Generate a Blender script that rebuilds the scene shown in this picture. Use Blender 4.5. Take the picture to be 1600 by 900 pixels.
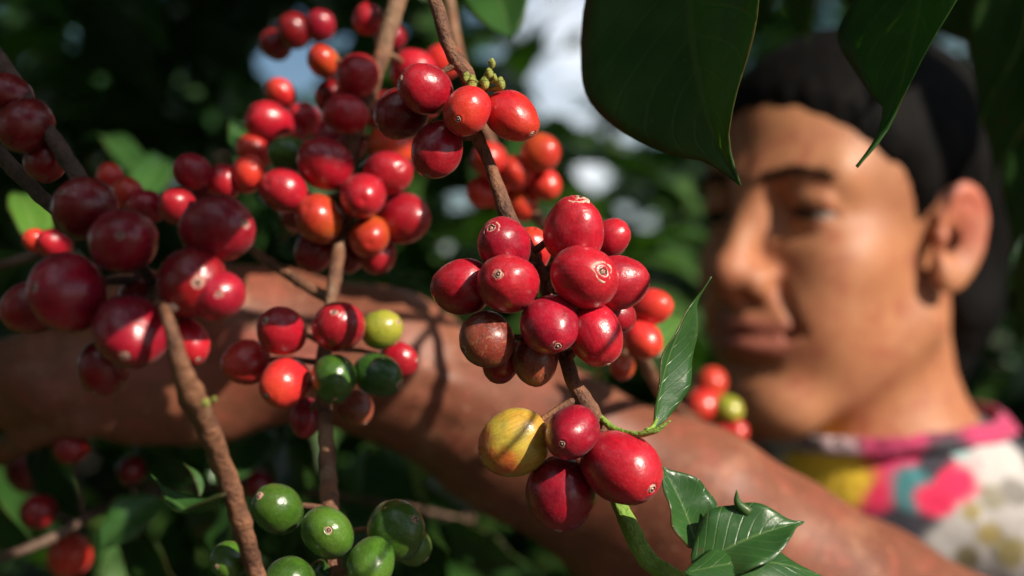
import bpy, bmesh, math, random
import numpy as np
from mathutils import Vector, Matrix, Quaternion, noise as mnoise

for o in list(bpy.data.objects):
    bpy.data.objects.remove(o)
scene = bpy.context.scene
COL = scene.collection
R = math.radians

# ------------------------------------------------------------------ camera
EYE = Vector((0.0, 0.0, 1.45))
KPX = 0.72 / 1600.0                       # 50 mm lens on a 36 mm sensor


def P(px, py, d):
    """point at depth d (metres from the lens) seen at photograph pixel px, py"""
    return Vector(((px - 800.0) * KPX * d, d, EYE.z + (450.0 - py) * KPX * d))


cam_d = bpy.data.cameras.new("camera")
cam = bpy.data.objects.new("camera", cam_d)
COL.objects.link(cam)
cam.location = EYE
cam.rotation_euler = (R(90), 0, 0)
cam_d.lens = 50
cam_d.sensor_width = 36
cam_d.clip_start = 0.01
cam_d.clip_end = 3000
cam_d.dof.use_dof = True
cam_d.dof.focus_distance = 0.372
cam_d.dof.aperture_fstop = 7.0
scene.camera = cam

# ------------------------------------------------------------------ sky, sun, exposure
SUN = Vector((0.64, -0.53, 0.55)).normalized()      # towards the sun
world = bpy.data.worlds.new("World")
scene.world = world
world.use_nodes = True
wn = world.node_tree
wn.nodes.clear()
sky = wn.nodes.new("ShaderNodeTexSky")
sky.sky_type = 'NISHITA'
sky.sun_disc = False
sky.sun_elevation = math.asin(SUN.z)
sky.sun_rotation = math.atan2(SUN.x, SUN.y)
sky.air_density = 1.0
sky.dust_density = 0.15
sky.ozone_density = 4.0
bg = wn.nodes.new("ShaderNodeBackground")
bg.inputs["Strength"].default_value = 0.05
wo = wn.nodes.new("ShaderNodeOutputWorld")
# broken white cloud over the whole sky
_tc = wn.nodes.new("ShaderNodeTexCoord")
_nz = wn.nodes.new("ShaderNodeTexNoise")
_nz.inputs["Scale"].default_value = 4.0
_nz.inputs["Detail"].default_value = 5.0
_mr = wn.nodes.new("ShaderNodeMapRange")
_mr.inputs[1].default_value = 0.48
_mr.inputs[2].default_value = 0.60
_mx = wn.nodes.new("ShaderNodeMix")
_mx.data_type = 'RGBA'
_mx.inputs[7].default_value = (19.0, 19.6, 20.5, 1)
_mp = wn.nodes.new("ShaderNodeMapping")
_mp.inputs["Location"].default_value = (10.995, 5.68, 2.64)
wn.links.new(_tc.outputs["Generated"], _mp.inputs[0])
wn.links.new(_mp.outputs[0], _nz.inputs["Vector"])
wn.links.new(_nz.outputs["Fac"], _mr.inputs[0])
wn.links.new(_mr.outputs[0], _mx.inputs[0])
wn.links.new(sky.outputs[0], _mx.inputs[6])
wn.links.new(_mx.outputs[2], bg.inputs[0])
wn.links.new(bg.outputs[0], wo.inputs[0])

sun_d = bpy.data.lights.new("sun", 'SUN')
sun_d.energy = 5.0
sun_d.angle = R(0.5)
sun_d.color = (1.0, 0.90, 0.76)
sun = bpy.data.objects.new("sun", sun_d)
COL.objects.link(sun)
sun.rotation_euler = (-SUN).to_track_quat('-Z', 'Y').to_euler()

vs = scene.view_settings
vs.view_transform = 'Standard'
vs.look = 'None'
vs.exposure = 0.5
vs.gamma = 1.0
scene.cycles.use_denoising = True
scene.cycles.max_bounces = 6
scene.cycles.transparent_max_bounces = 4
scene.cycles.sample_clamp_indirect = 4.0


# ------------------------------------------------------------------ object helpers
def link(name, data, parent=None):
    o = bpy.data.objects.new(name, data)
    COL.objects.link(o)
    if parent is not None:
        o.parent = parent
    return o


def thing(name, label, cat, loc=(0, 0, 0), group=None):
    o = link(name, None)
    o.empty_display_size = 0.02
    o.location = loc
    o["label"] = label
    o["category"] = cat
    if group:
        o["group"] = group
    bpy.context.view_layer.update()
    return o


def mesh_arrays(name, verts, faces, mat=None, smooth=True, uv=None):
    me = bpy.data.meshes.new(name)
    v = np.asarray(verts, dtype=np.float32)
    f = np.asarray(faces, dtype=np.int32)
    me.vertices.add(len(v))
    me.vertices.foreach_set("co", v.ravel())
    n = f.shape[1]
    me.loops.add(f.size)
    me.loops.foreach_set("vertex_index", f.ravel())
    me.polygons.add(len(f))
    me.polygons.foreach_set("loop_start", np.arange(0, f.size, n, dtype=np.int32))
    me.polygons.foreach_set("loop_total", np.full(len(f), n, dtype=np.int32))
    me.update(calc_edges=True)
    if uv is not None:
        lay = me.uv_layers.new(name="UVMap")
        lay.data.foreach_set("uv", np.asarray(uv, dtype=np.float32)[f.ravel()].ravel())
    if smooth:
        me.polygons.foreach_set("use_smooth", np.ones(len(f), dtype=bool))
    me.validate()
    if mat:
        me.materials.append(mat)
    return me


def child_mesh(name, verts, faces, mat, parent, uv=None, smooth=True):
    """world-space vertices -> mesh object under parent (an unrotated Empty)"""
    off = np.array(parent.location) if parent is not None else np.zeros(3)
    me = mesh_arrays(name, np.asarray(verts) - off, faces, mat, smooth, uv)
    return link(name, me, parent)


# ------------------------------------------------------------------ material helpers
def new_mat(name):
    m = bpy.data.materials.new(name)
    m.use_nodes = True
    nt = m.node_tree
    nt.nodes.clear()
    return m, nt, nt.nodes, nt.links


def N(nt, kind, **kw):
    n = nt.nodes.new(kind)
    for k, v in kw.items():
        if k in n.inputs:
            n.inputs[k].default_value = v
        else:
            setattr(n, k, v)
    return n


def ramp(nt, fac, stops):
    r = nt.nodes.new("ShaderNodeValToRGB")
    el = r.color_ramp.elements
    while len(el) < len(stops):
        el.new(0.5)
    for e, (p, c) in zip(el, stops):
        e.position = p
        e.color = (*c, 1.0) if len(c) == 3 else c
    nt.links.new(fac, r.inputs[0])
    return r.outputs[0]


def mixc(nt, fac, a, b, mode='MIX'):
    m = nt.nodes.new("ShaderNodeMix")
    m.data_type = 'RGBA'
    m.blend_type = mode
    for sock, val in ((m.inputs[0], fac), (m.inputs[6], a), (m.inputs[7], b)):
        if hasattr(val, "links") or hasattr(val, "is_linked"):
            nt.links.new(val, sock)
        elif isinstance(val, (int, float)):
            sock.default_value = val
        else:
            sock.default_value = (*val, 1.0)
    return m.outputs[2]


def mth(nt, op, a, b=None, clamp=False):
    m = nt.nodes.new("ShaderNodeMath")
    m.operation = op
    m.use_clamp = clamp
    for i, v in enumerate((a, b)):
        if v is None:
            continue
        if isinstance(v, (int, float)):
            m.inputs[i].default_value = v
        else:
            nt.links.new(v, m.inputs[i])
    return m.outputs[0]


def smooth01(nt, v, lo, hi):
    m = nt.nodes.new("ShaderNodeMapRange")
    m.interpolation_type = 'SMOOTHSTEP'
    m.inputs[1].default_value = lo
    m.inputs[2].default_value = hi
    nt.links.new(v, m.inputs[0])
    return m.outputs[0]


def noise_tex(nt, vec, scale, detail=3.0, rough=0.5, dist=0.0):
    n = N(nt, "ShaderNodeTexNoise", Scale=scale, Detail=detail, Roughness=rough, Distortion=dist)
    if vec is not None:
        nt.links.new(vec, n.inputs["Vector"])
    return n.outputs["Fac"]


def bump(nt, h, strength, dist):
    b = N(nt, "ShaderNodeBump", Strength=strength, Distance=dist)
    nt.links.new(h, b.inputs["Height"])
    return b.outputs[0]


def principled(nt, **kw):
    p = nt.nodes.new("ShaderNodeBsdfPrincipled")
    for k, v in kw.items():
        if isinstance(v, tuple) and len(v) == 3 and k in ("Base Color",):
            p.inputs[k].default_value = (*v, 1)
        elif hasattr(v, "is_linked"):
            nt.links.new(v, p.inputs[k])
        else:
            p.inputs[k].default_value = v
    return p


def finish(nt, shader):
    o = nt.nodes.new("ShaderNodeOutputMaterial")
    nt.links.new(shader, o.inputs[0])


def cherry_mat(name, main, second, blush, blush_amt=0.4, speck=0.5, blotch=0.0, rough=0.3):
    """fruit skin: two tones mottled, a third tone towards the flower end, pale dust, blemishes"""
    m, nt, nd, lk = new_mat(name)
    tc = N(nt, "ShaderNodeTexCoord")
    oi = N(nt, "ShaderNodeObjectInfo")
    add = N(nt, "ShaderNodeVectorMath", operation='ADD')
    scl = N(nt, "ShaderNodeVectorMath", operation='SCALE')
    cmb = N(nt, "ShaderNodeCombineXYZ")
    for i in range(3):
        lk.new(oi.outputs["Random"], cmb.inputs[i])
    lk.new(cmb.outputs[0], scl.inputs[0])
    scl.inputs["Scale"].default_value = 37.0
    lk.new(tc.outputs["Object"], add.inputs[0])
    lk.new(scl.outputs[0], add.inputs[1])
    v = add.outputs[0]
    big = noise_tex(nt, v, 1.1, 3, 0.55)
    c = mixc(nt, smooth01(nt, big, 0.35, 0.68), main, second)
    sep = N(nt, "ShaderNodeSeparateXYZ")
    lk.new(tc.outputs["Object"], sep.inputs[0])
    zz = mth(nt, 'ADD', sep.outputs[2], mth(nt, 'MULTIPLY', mth(nt, 'SUBTRACT', big, 0.5), 2.2))
    c = mixc(nt, mth(nt, 'MULTIPLY', smooth01(nt, zz, 0.05, 1.15), blush_amt), c, blush)
    # fine lengthwise fibres
    mp = N(nt, "ShaderNodeMapping")
    mp.inputs["Scale"].default_value = (16, 16, 1.2)
    lk.new(v, mp.inputs[0])
    fib = noise_tex(nt, mp.outputs[0], 1.0, 3, 0.6)
    c = mixc(nt, 0.5, c, mixc(nt, smooth01(nt, fib, 0.3, 0.75), (0.55, 0.5, 0.5), (1.25, 1.2, 1.2)), 'MULTIPLY')
    # per fruit value shift
    hv = N(nt, "ShaderNodeHueSaturation")
    lk.new(c, hv.inputs["Color"])
    lk.new(mth(nt, 'ADD', mth(nt, 'MULTIPLY', oi.outputs["Random"], 0.45), 0.78), hv.inputs["Value"])
    c = hv.outputs[0]
    # blemishes
    bl = noise_tex(nt, v, 4.2, 5, 0.65, 0.6)
    if blotch > 0:
        c = mixc(nt, mth(nt, 'MULTIPLY', smooth01(nt, bl, 0.52, 0.68), blotch), c, (0.05, 0.022, 0.012))
        c = mixc(nt, mth(nt, 'MULTIPLY', smooth01(nt, noise_tex(nt, v, 6.5, 5, 0.7, 0.8), 0.54, 0.64), blotch * 0.7), c, (0.42, 0.22, 0.12))
    vor = N(nt, "ShaderNodeTexVoronoi", Scale=7.5, Randomness=1.0)
    lk.new(v, vor.inputs["Vector"])
    spots = mth(nt, 'SUBTRACT', 1.0, smooth01(nt, vor.outputs["Distance"], 0.03, 0.085))
    gate = smooth01(nt, noise_tex(nt, v, 2.3, 2), 0.46, 0.6)
    spots = mth(nt, 'MULTIPLY', spots, gate)
    c = mixc(nt, mth(nt, 'MULTIPLY', spots, min(1.0, 1.5 * speck)), c, (0.66, 0.48, 0.42))
    dustn = smooth01(nt, noise_tex(nt, v, 26.0, 2, 0.7), 0.58, 0.74)
    dust = mth(nt, 'MULTIPLY', dustn, smooth01(nt, bl, 0.42, 0.62))
    c = mixc(nt, mth(nt, 'MULTIPLY', dust, 0.6 * speck), c, (0.6, 0.38, 0.33))
    ro = mth(nt, 'ADD', mth(nt, 'MULTIPLY', bl, 0.22), rough - 0.13)
    ro = mth(nt, 'ADD', ro, mth(nt, 'MULTIPLY', dust, 0.2), True)
    hgt = mth(nt, 'ADD', mth(nt, 'MULTIPLY', noise_tex(nt, v, 9.0, 4, 0.6), 1.0), mth(nt, 'MULTIPLY', fib, 0.35))
    hgt = mth(nt, 'ADD', hgt, mth(nt, 'MULTIPLY', spots, 0.5))
    p = principled(nt, **{"Base Color": c, "Roughness": ro, "Normal": bump(nt, hgt, 0.16, 0.0008),
                          "Subsurface Weight": 0.12, "Subsurface Scale": 0.003,
                          "Coat Weight": 0.2, "Coat Roughness": 0.12, "Sheen Weight": 0.05, "Sheen Roughness": 0.4, "Specular IOR Level": 0.5})
    p.inputs["Subsurface Radius"].default_value = (1.0, 0.25, 0.15)
    finish(nt, p.outputs[0])
    return m


CH = {
    'red': cherry_mat("cherry_red", (0.46, 0.008, 0.024), (0.31, 0.005, 0.018), (0.50, 0.020, 0.024), 0.4, 0.55),
    'crimson': cherry_mat("cherry_crimson", (0.37, 0.007, 0.024), (0.22, 0.004, 0.018), (0.33, 0.007, 0.022), 0.4, 0.6),
    'dark': cherry_mat("cherry_dark", (0.26, 0.006, 0.010), (0.14, 0.004, 0.009), (0.32, 0.008, 0.012), 0.5, 0.3),
    'scarlet': cherry_mat("cherry_scarlet", (0.64, 0.030, 0.026), (0.54, 0.014, 0.024), (0.62, 0.07, 0.02), 0.5, 0.3),
    'orange': cherry_mat("cherry_orange", (0.58, 0.055, 0.018), (0.60, 0.13, 0.018), (0.52, 0.018, 0.02), 0.8, 0.4),
    'brown': cherry_mat("cherry_brown", (0.30, 0.045, 0.025), (0.17, 0.02, 0.014), (0.40, 0.12, 0.05), 0.6, 0.6, 0.75, 0.36),
    'yellow': cherry_mat("cherry_yellow", (0.52, 0.40, 0.05), (0.60, 0.34, 0.045), (0.58, 0.10, 0.03), 0.95, 0.4, 0.25),
    'lime': cherry_mat("cherry_lime", (0.34, 0.36, 0.035), (0.16, 0.26, 0.025), (0.48, 0.40, 0.05), 0.6, 0.3),
    'green': cherry_mat("cherry_green", (0.060, 0.15, 0.014), (0.035, 0.10, 0.010), (0.10, 0.19, 0.022), 0.5, 0.35, 0.0, 0.26),
    'deepgreen': cherry_mat("cherry_deep_green", (0.030, 0.10, 0.012), (0.018, 0.06, 0.010), (0.06, 0.14, 0.02), 0.4, 0.3, 0.0, 0.24),
}


def bark_mat(name, a, b, lichen, green=0.0):
    m, nt, nd, lk = new_mat(name)
    tc = N(nt, "ShaderNodeTexCoord")
    v = tc.outputs["Object"]
    n1 = noise_tex(nt, v, 130, 6, 0.65, 0.3)
    n2 = noise_tex(nt, v, 900, 4, 0.6)
    c = mixc(nt, smooth01(nt, n1, 0.32, 0.7), a, b)
    c = mixc(nt, mth(nt, 'MULTIPLY', smooth01(nt, noise_tex(nt, v, 55, 4), 0.56, 0.7), 0.6), c, lichen)
    c = mixc(nt, mth(nt, 'MULTIPLY', smooth01(nt, n2, 0.55, 0.75), 0.5), c, (0.03, 0.018, 0.012))
    h = mth(nt, 'ADD', n1, mth(nt, 'MULTIPLY', n2, 0.5))
    p = principled(nt, **{"Base Color": c, "Roughness": 0.62, "Normal": bump(nt, h, 0.9, 0.002)})
    finish(nt, p.outputs[0])
    return m


BARK = bark_mat("bark_brown", (0.09, 0.036, 0.020), (0.27, 0.115, 0.055), (0.34, 0.22, 0.13))
BARK_DARK = bark_mat("bark_dark", (0.05, 0.026, 0.018), (0.12, 0.06, 0.04), (0.2, 0.13, 0.09))
STEM_GREEN = bark_mat("stem_green", (0.17, 0.30, 0.035), (0.27, 0.40, 0.06), (0.26, 0.30, 0.09))
BUD = bark_mat("bud_green", (0.16, 0.20, 0.03), (0.32, 0.32, 0.06), (0.42, 0.32, 0.12))


def calyx_mat():
    m, nt, nd, lk = new_mat("calyx_dry")
    tc = N(nt, "ShaderNodeTexCoord")
    n = noise_tex(nt, tc.outputs["Object"], 9, 5, 0.65)
    c = ramp(nt, n, [(0.3, (0.16, 0.05, 0.04)), (0.46, (0.50, 0.26, 0.20)), (0.62, (0.72, 0.50, 0.40))])
    p = principled(nt, **{"Base Color": c, "Roughness": 0.7, "Normal": bump(nt, n, 0.5, 0.0006)})
    finish(nt, p.outputs[0])
    return m


CALYX = calyx_mat()
PIT = bpy.data.materials.new("calyx_pit")
PIT.use_nodes = True
PIT.node_tree.nodes["Principled BSDF"].inputs["Base Color"].default_value = (0.05, 0.02, 0.014, 1)
PIT.node_tree.nodes["Principled BSDF"].inputs["Roughness"].default_value = 0.8


def leaf_mat(name, a, b, vein, trans=0.25, rough=0.32, spec=0.5):
    """UV.x runs base to tip, UV.y across (0.5 is the midrib)"""
    m, nt, nd, lk = new_mat(name)
    tc = N(nt, "ShaderNodeTexCoord")
    sep = N(nt, "ShaderNodeSeparateXYZ")
    lk.new(tc.outputs["UV"], sep.inputs[0])
    u, w = sep.outputs[0], sep.outputs[1]
    aw = mth(nt, 'ABSOLUTE', mth(nt, 'SUBTRACT', w, 0.5))
    mid = mth(nt, 'SUBTRACT', 1.0, smooth01(nt, aw, 0.008, 0.03))
    ph = mth(nt, 'SUBTRACT', mth(nt, 'MULTIPLY', u, 9.0), mth(nt, 'MULTIPLY', aw, 5.0))
    fr = mth(nt, 'ABSOLUTE', mth(nt, 'SUBTRACT', mth(nt, 'FRACT', ph), 0.5))
    lat = mth(nt, 'SUBTRACT', 1.0, smooth01(nt, fr, 0.02, 0.09))
    n1 = noise_tex(nt, tc.outputs["Object"], 38, 4, 0.6)
    n2 = noise_tex(nt, tc.outputs["Object"], 420, 3, 0.6)
    geo = N(nt, "ShaderNodeNewGeometry")
    c = mixc(nt, smooth01(nt, n1, 0.3, 0.7), a, b)
    isl = mth(nt, 'ADD', mth(nt, 'MULTIPLY', geo.outputs["Random Per Island"], 0.9), 0.6)
    hv = N(nt, "ShaderNodeHueSaturation")
    lk.new(c, hv.inputs["Color"])
    lk.new(isl, hv.inputs["Value"])
    c = hv.outputs[0]
    c = mixc(nt, mth(nt, 'MULTIPLY', lat, 0.28), c, vein)
    c = mixc(nt, mth(nt, 'MULTIPLY', mid, 0.7), c, vein)
    c = mixc(nt, mth(nt, 'MULTIPLY', smooth01(nt, n2, 0.62, 0.74), 0.25), c, (0.16, 0.17, 0.10))
    edge = smooth01(nt, mth(nt, 'ADD', aw, mth(nt, 'MULTIPLY', mth(nt, 'SUBTRACT', n1, 0.5), 0.22)), 0.475, 0.51)
    c = mixc(nt, mth(nt, 'MULTIPLY', edge, 0.7), c, (0.10, 0.055, 0.02))
    spv = N(nt, "ShaderNodeTexVoronoi", Scale=150.0, Randomness=1.0)
    lk.new(tc.outputs["Object"], spv.inputs["Vector"])
    sp = mth(nt, 'MULTIPLY', mth(nt, 'SUBTRACT', 1.0, smooth01(nt, spv.outputs["Distance"], 0.10, 0.2)), smooth01(nt, n1, 0.5, 0.62))
    c = mixc(nt, mth(nt, 'MULTIPLY', sp, 0.8), c, (0.12, 0.07, 0.025))
    h = mth(nt, 'ADD', mth(nt, 'MULTIPLY', lat, -0.5), mth(nt, 'MULTIPLY', n2, 0.35))
    nb = bump(nt, h, 0.4, 0.0008)
    p = principled(nt, **{"Base Color": c, "Roughness": mth(nt, 'ADD', mth(nt, 'MULTIPLY', n2, 0.18), rough - 0.08),
                          "Normal": nb, "Specular IOR Level": spec})
    t = N(nt, "ShaderNodeBsdfTranslucent")
    lk.new(mixc(nt, 1.0, c, (1.5, 1.9, 0.5), 'MULTIPLY'), t.inputs[0])
    ms = N(nt, "ShaderNodeMixShader")
    ms.inputs[0].default_value = trans
    lk.new(p.outputs[0], ms.inputs[1])
    lk.new(t.outputs[0], ms.inputs[2])
    finish(nt, ms.outputs[0])
    return m


LEAF = leaf_mat("leaf_green", (0.024, 0.075, 0.018), (0.040, 0.115, 0.024), (0.12, 0.20, 0.06))
LEAF_DARK = leaf_mat("leaf_dark", (0.016, 0.052, 0.010), (0.026, 0.074, 0.013), (0.05, 0.10, 0.03), 0.30, 0.48, 0.2)  # darker copy of the leaf green; shade is put into its colour
LEAF_HANG = leaf_mat("leaf_hanging", (0.026, 0.082, 0.014), (0.042, 0.115, 0.018), (0.08, 0.15, 0.04), 0.38, 0.45, 0.25)
LEAF_FRESH = leaf_mat("leaf_fresh", (0.07, 0.17, 0.03), (0.11, 0.24, 0.035), (0.22, 0.34, 0.10), 0.35)
LEAF_BACK = leaf_mat("leaf_background", (0.028, 0.08, 0.018), (0.06, 0.13, 0.024), (0.09, 0.15, 0.05), 0.22, 0.36)
LEAF_FAR = leaf_mat("leaf_far", (0.022, 0.07, 0.028), (0.04, 0.10, 0.035), (0.09, 0.15, 0.05), 0.25, 0.34)


# ------------------------------------------------------------------ shape helpers
def catmull(pts, rad, step=7):
    p = [Vector(a) for a in pts]
    p = [p[0] * 2 - p[1]] + p + [p[-1] * 2 - p[-2]]
    r = [rad[0]] + list(rad) + [rad[-1]]
    out, rr = [], []
    for i in range(1, len(p) - 2):
        for k in range(step):
            t = k / step
            a, b, c, d = p[i - 1:i + 3]
            out.append(0.5 * ((2 * b) + (c - a) * t + (2 * a - 5 * b + 4 * c - d) * t * t
                              + (3 * b - a - 3 * c + d) * t ** 3))
            rr.append(r[i] + (r[i + 1] - r[i]) * t)
    out.append(p[-2])
    rr.append(r[-2])
    return out, rr


def tube(pts, rad, seg=12, rough=0.0, seed=0, freq=260.0, step=7, ridge=0.0):
    """verts, quads of a tapered tube with closed ends and knobbly relief"""
    c, r = catmull(pts, rad, step)
    V, F = [], []
    up = Vector((0.3, 0.9, 0.2))
    for i, q in enumerate(c):
        tg = (c[min(i + 1, len(c) - 1)] - c[max(i - 1, 0)]).normalized()
        s = tg.cross(up)
        if s.length < 1e-4:
            s = tg.cross(Vector((1, 0, 0)))
        s.normalize()
        b = s.cross(tg)
        for k in range(seg):
            a = 2 * math.pi * k / seg
            dv = s * math.cos(a) + b * math.sin(a)
            rr = r[i]
            if rough:
                rr *= 1 + rough * mnoise.noise((q + dv * r[i]) * freq + Vector((seed, 0, 0)))
            rr *= 1 + ridge * math.cos(4 * a)
            V.append(q + dv * rr)
    n = len(c)
    for i in range(n - 1):
        for k in range(seg):
            k2 = (k + 1) % seg
            F.append((i * seg + k, i * seg + k2, (i + 1) * seg + k2, (i + 1) * seg + k))
    V.append(c[0])
    V.append(c[-1])
    for k in range(0, seg, 2):
        F.append((len(V) - 2, (k + 2) % seg, k + 1, k))
        F.append((len(V) - 1, (n - 1) * seg + k, (n - 1) * seg + k + 1, (n - 1) * seg + (k + 2) % seg))
    return [tuple(v) for v in V], F


def join(parts):
    V, F = [], []
    for v, f in parts:
        o = len(V)
        V += list(v)
        F += [tuple(i + o for i in q) for q in f]
    return V, F


def leaf_profile(t, tip=0.16, belly=0.85):
    w = max(math.sin(math.pi * min(t / (1 - tip * 0.55), 1.0) ** belly), 0.0) ** 0.85
    drip = 0.16 * (1 - t) / max(tip, 1e-3) if t > 1 - tip else 0.16
    return max(w, min(drip, 0.12) if t > 0.5 else 0.0, 0.015 if t < 0.05 else 0.0)


def leaf_geo(B, T, nrm, W, curve=0.12, fold=0.25, wave=0.06, seed=0, nl=26, nw=10, tip=0.2,
             hook=None, side_bend=0.0, quilt=0.018, twist=0.0):
    B, T = Vector(B), Vector(T)
    ax = T - B
    L = ax.length
    a = ax.normalized()
    n0 = Vector(nrm)
    n0 = (n0 - a * n0.dot(a)).normalized()
    s0 = a.cross(n0).normalized()
    rnd = random.Random(seed)
    ph = rnd.uniform(0, 6.28)
    cen = []
    for i in range(nl + 1):
        t = i / nl
        q = B + a * (L * t) + n0 * (curve * L * math.sin(math.pi * t)) + s0 * (side_bend * L * math.sin(math.pi * t))
        if hook is not None and t > 0.78:
            q = q + Vector(hook) * ((t - 0.78) / 0.22) ** 2
        cen.append(q)
    V, UV, F = [], [], []
    for i in range(nl + 1):
        t = i / nl
        tg = (cen[min(i + 1, nl)] - cen[max(i - 1, 0)]).normalized()
        n = (n0 - tg * n0.dot(tg)).normalized()
        if twist:
            n = Quaternion(tg, twist * (t - 0.3)) @ n
        s = tg.cross(n).normalized()
        w = W * 0.5 * leaf_profile(t, tip)
        for j in range(nw + 1):
            x = 2 * j / nw - 1
            h = abs(x) ** 1.3 * fold * w
            h += wave * W * x * abs(x) * math.sin(5 * t * math.pi + ph + (1.7 if x > 0 else 0)) * min(1, 4 * t * (1 - t))
            if quilt:
                f = (t * 9 - abs(x) * 2.5) % 1.0
                h += quilt * W * (math.sin(math.pi * f) ** 0.7) * (1 - abs(x) ** 4) * min(1.0, abs(x) * 4)
            V.append(tuple(cen[i] + s * (x * w) + n * h))
            UV.append((t, j / nw))
    for i in range(nl):
        for j in range(nw):
            k = i * (nw + 1) + j
            F.append((k, k + 1, k + nw + 2, k + nw + 1))
    return V, F, UV


def add_leaf(parent, B, T, nrm, W, mat=LEAF, thick=0.00035, label=None, petiole=True, **kw):
    V, F, UV = leaf_geo(B, T, nrm, W, **kw)
    o = child_mesh("leaf", V, F, mat, parent, UV)
    if thick:
        s = o.modifiers.new("thickness", 'SOLIDIFY')
        s.thickness = thick
        s.offset = 0
    if label:
        o["label"] = label
    return o


# ---- cherries: unit meshes, axis +Z points to the flower end
def cherry_mesh(name, seed, seg, rings, length=1.06):
    rnd = random.Random(seed)
    ang = [0.0]
    if rings > 18:
        ang += [0.05, 0.09, 0.13, 0.17, 0.21, 0.26, 0.31, 0.37]
        rest = rings - len(ang)
        ang += [0.37 + (math.pi - 0.37) * (i + 1) / rest for i in range(rest)]
    else:
        ang += [math.pi * (i + 1) / rings for i in range(rings)]
    V = []
    sq = rnd.uniform(0.015, 0.05)
    egg = rnd.uniform(-0.05, 0.09)
    off = Vector((rnd.uniform(0, 50), rnd.uniform(0, 50), 0))
    for al in ang:
        for k in range(seg):
            ph = 2 * math.pi * k / seg
            st, ct = math.sin(al), math.cos(al)
            r = st * (1 + sq * math.cos(2 * ph)) * (1 - egg * ct)
            z = ct * length
            if al < 0.45:
                z += 0.030 * math.exp(-((al - 0.20) / 0.05) ** 2) - 0.055 * math.exp(-(al / 0.10) ** 2) - 0.03 * math.exp(-(al / 0.3) ** 2)
            if al > 2.7:
                z += 0.06 * math.exp(-((math.pi - al) / 0.2) ** 2)
            v = Vector((r * math.cos(ph), r * math.sin(ph), z))
            d = 0.05 * mnoise.noise(v * 1.1 + off) + 0.018 * mnoise.noise(v * 3.1 + off)
            V.append(v * (1 + d))
    F = []
    n = len(ang)
    for i in range(n - 1):
        for k in range(seg):
            k2 = (k + 1) % seg
            F.append((i * seg + k, (i + 1) * seg + k, (i + 1) * seg + k2, i * seg + k2))
    return mesh_arrays(name, [tuple(v) for v in V], F)


CHERRY_HI = [cherry_mesh("cherry_fruit", i, 44, 34, 1.0 + 0.04 * i) for i in range(5)]
CHERRY_LO = [cherry_mesh("cherry_fruit_small", 10 + i, 24, 16, 1.02 + 0.05 * i) for i in range(4)]
_cm = {}


def cherry_data(hi, var, col):
    k = (hi, var, col)
    if k not in _cm:
        me = (CHERRY_HI if hi else CHERRY_LO)[var].copy()
        me.materials.clear()
        me.materials.append(CH[col])
        _cm[k] = me
    return _cm[k]


def calyx_mesh(seed):
    rnd = random.Random(seed)
    seg = 28
    V, F = [], []
    prof = [(0.30, -0.030), (0.285, 0.012), (0.25, 0.020), (0.225, -0.010), (0.18, -0.012), (0.16, 0.022), (0.125, 0.024),
            (0.10, -0.020), (0.055, -0.034), (0.04, 0.018), (0.0, 0.028)]
    jit = [[rnd.uniform(-1, 1) for k in range(seg)] for _ in prof]
    for i, (r, z) in enumerate(prof):
        for k in range(seg):
            a = 2 * math.pi * k / seg
            rr = 1.25 * r * (1 + 0.07 * jit[i][k] + 0.11 * math.sin(3 * a + seed + r * 9) + 0.07 * math.sin(5 * a + 2 * seed))
            zz = z + 0.010 * jit[i][k] - 0.5 * rr * rr
            V.append((rr * math.cos(a), rr * math.sin(a), zz))
    for i in range(len(prof) - 1):
        for k in range(seg):
            k2 = (k + 1) % seg
            F.append((i * seg + k, i * seg + k2, (i + 1) * seg + k2, (i + 1) * seg + k))
    me = mesh_arrays("calyx_ring", V, F, CALYX)
    me.materials.append(PIT)
    mi = np.zeros(len(F), dtype=np.int32)
    mi[6 * seg:8 * seg] = 1
    me.polygons.foreach_set("material_index", mi)
    return me


CALYX_ME = [calyx_mesh(i) for i in range(3)]
_ci = [0]


def cherry(branch, px, py, r, d, col, tip=(0, -0.3, 0.8), hi=True, label=None, calyx=0.55, el=None):
    """r: mean pixel radius; tip: right, up, towards the camera"""
    _ci[0] += 1
    i = _ci[0]
    var = (i * 7) % (5 if hi else 4)
    o = link("cherry", cherry_data(hi, var, col), branch)
    c = P(px, py, d)
    rad = r * KPX * d * (1.05 if d < .4 else 1.0)
    dirv = Vector((tip[0], -tip[2], tip[1])).normalized()
    q = dirv.to_track_quat('Z', 'Y') @ Quaternion((0, 0, 1), (i * 2.399) % 6.283)
    o.rotation_mode = 'QUATERNION'
    o.rotation_quaternion = q
    o.location = c - branch.location
    e = el if el is not None else 1.0 + 0.11 * ((i * 0.618) % 1.0)
    o.scale = (rad / e ** 0.5 * (1 + 0.03 * math.sin(i * 5.1)), rad / e ** 0.5 * (1 - 0.05 * ((i * 0.37) % 1.0)), rad * e ** 0.5)
    if not label:
        label = {'green': "unripe green cherry", 'deepgreen': "dark green unripe cherry", 'lime': "yellow green half ripe cherry", 'orange': "orange ripening cherry"}.get(col)
    if label:
        o["label"] = label
    if calyx and hi:
        k = link("calyx", CALYX_ME[i % 3], o)
        L = 1.0 + 0.04 * var
        k.location = (0, 0, L * 0.985 + 0.03 * (1 - calyx))
        k.scale = (calyx, calyx, 0.5 + calyx / 2)
    return c, rad


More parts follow.
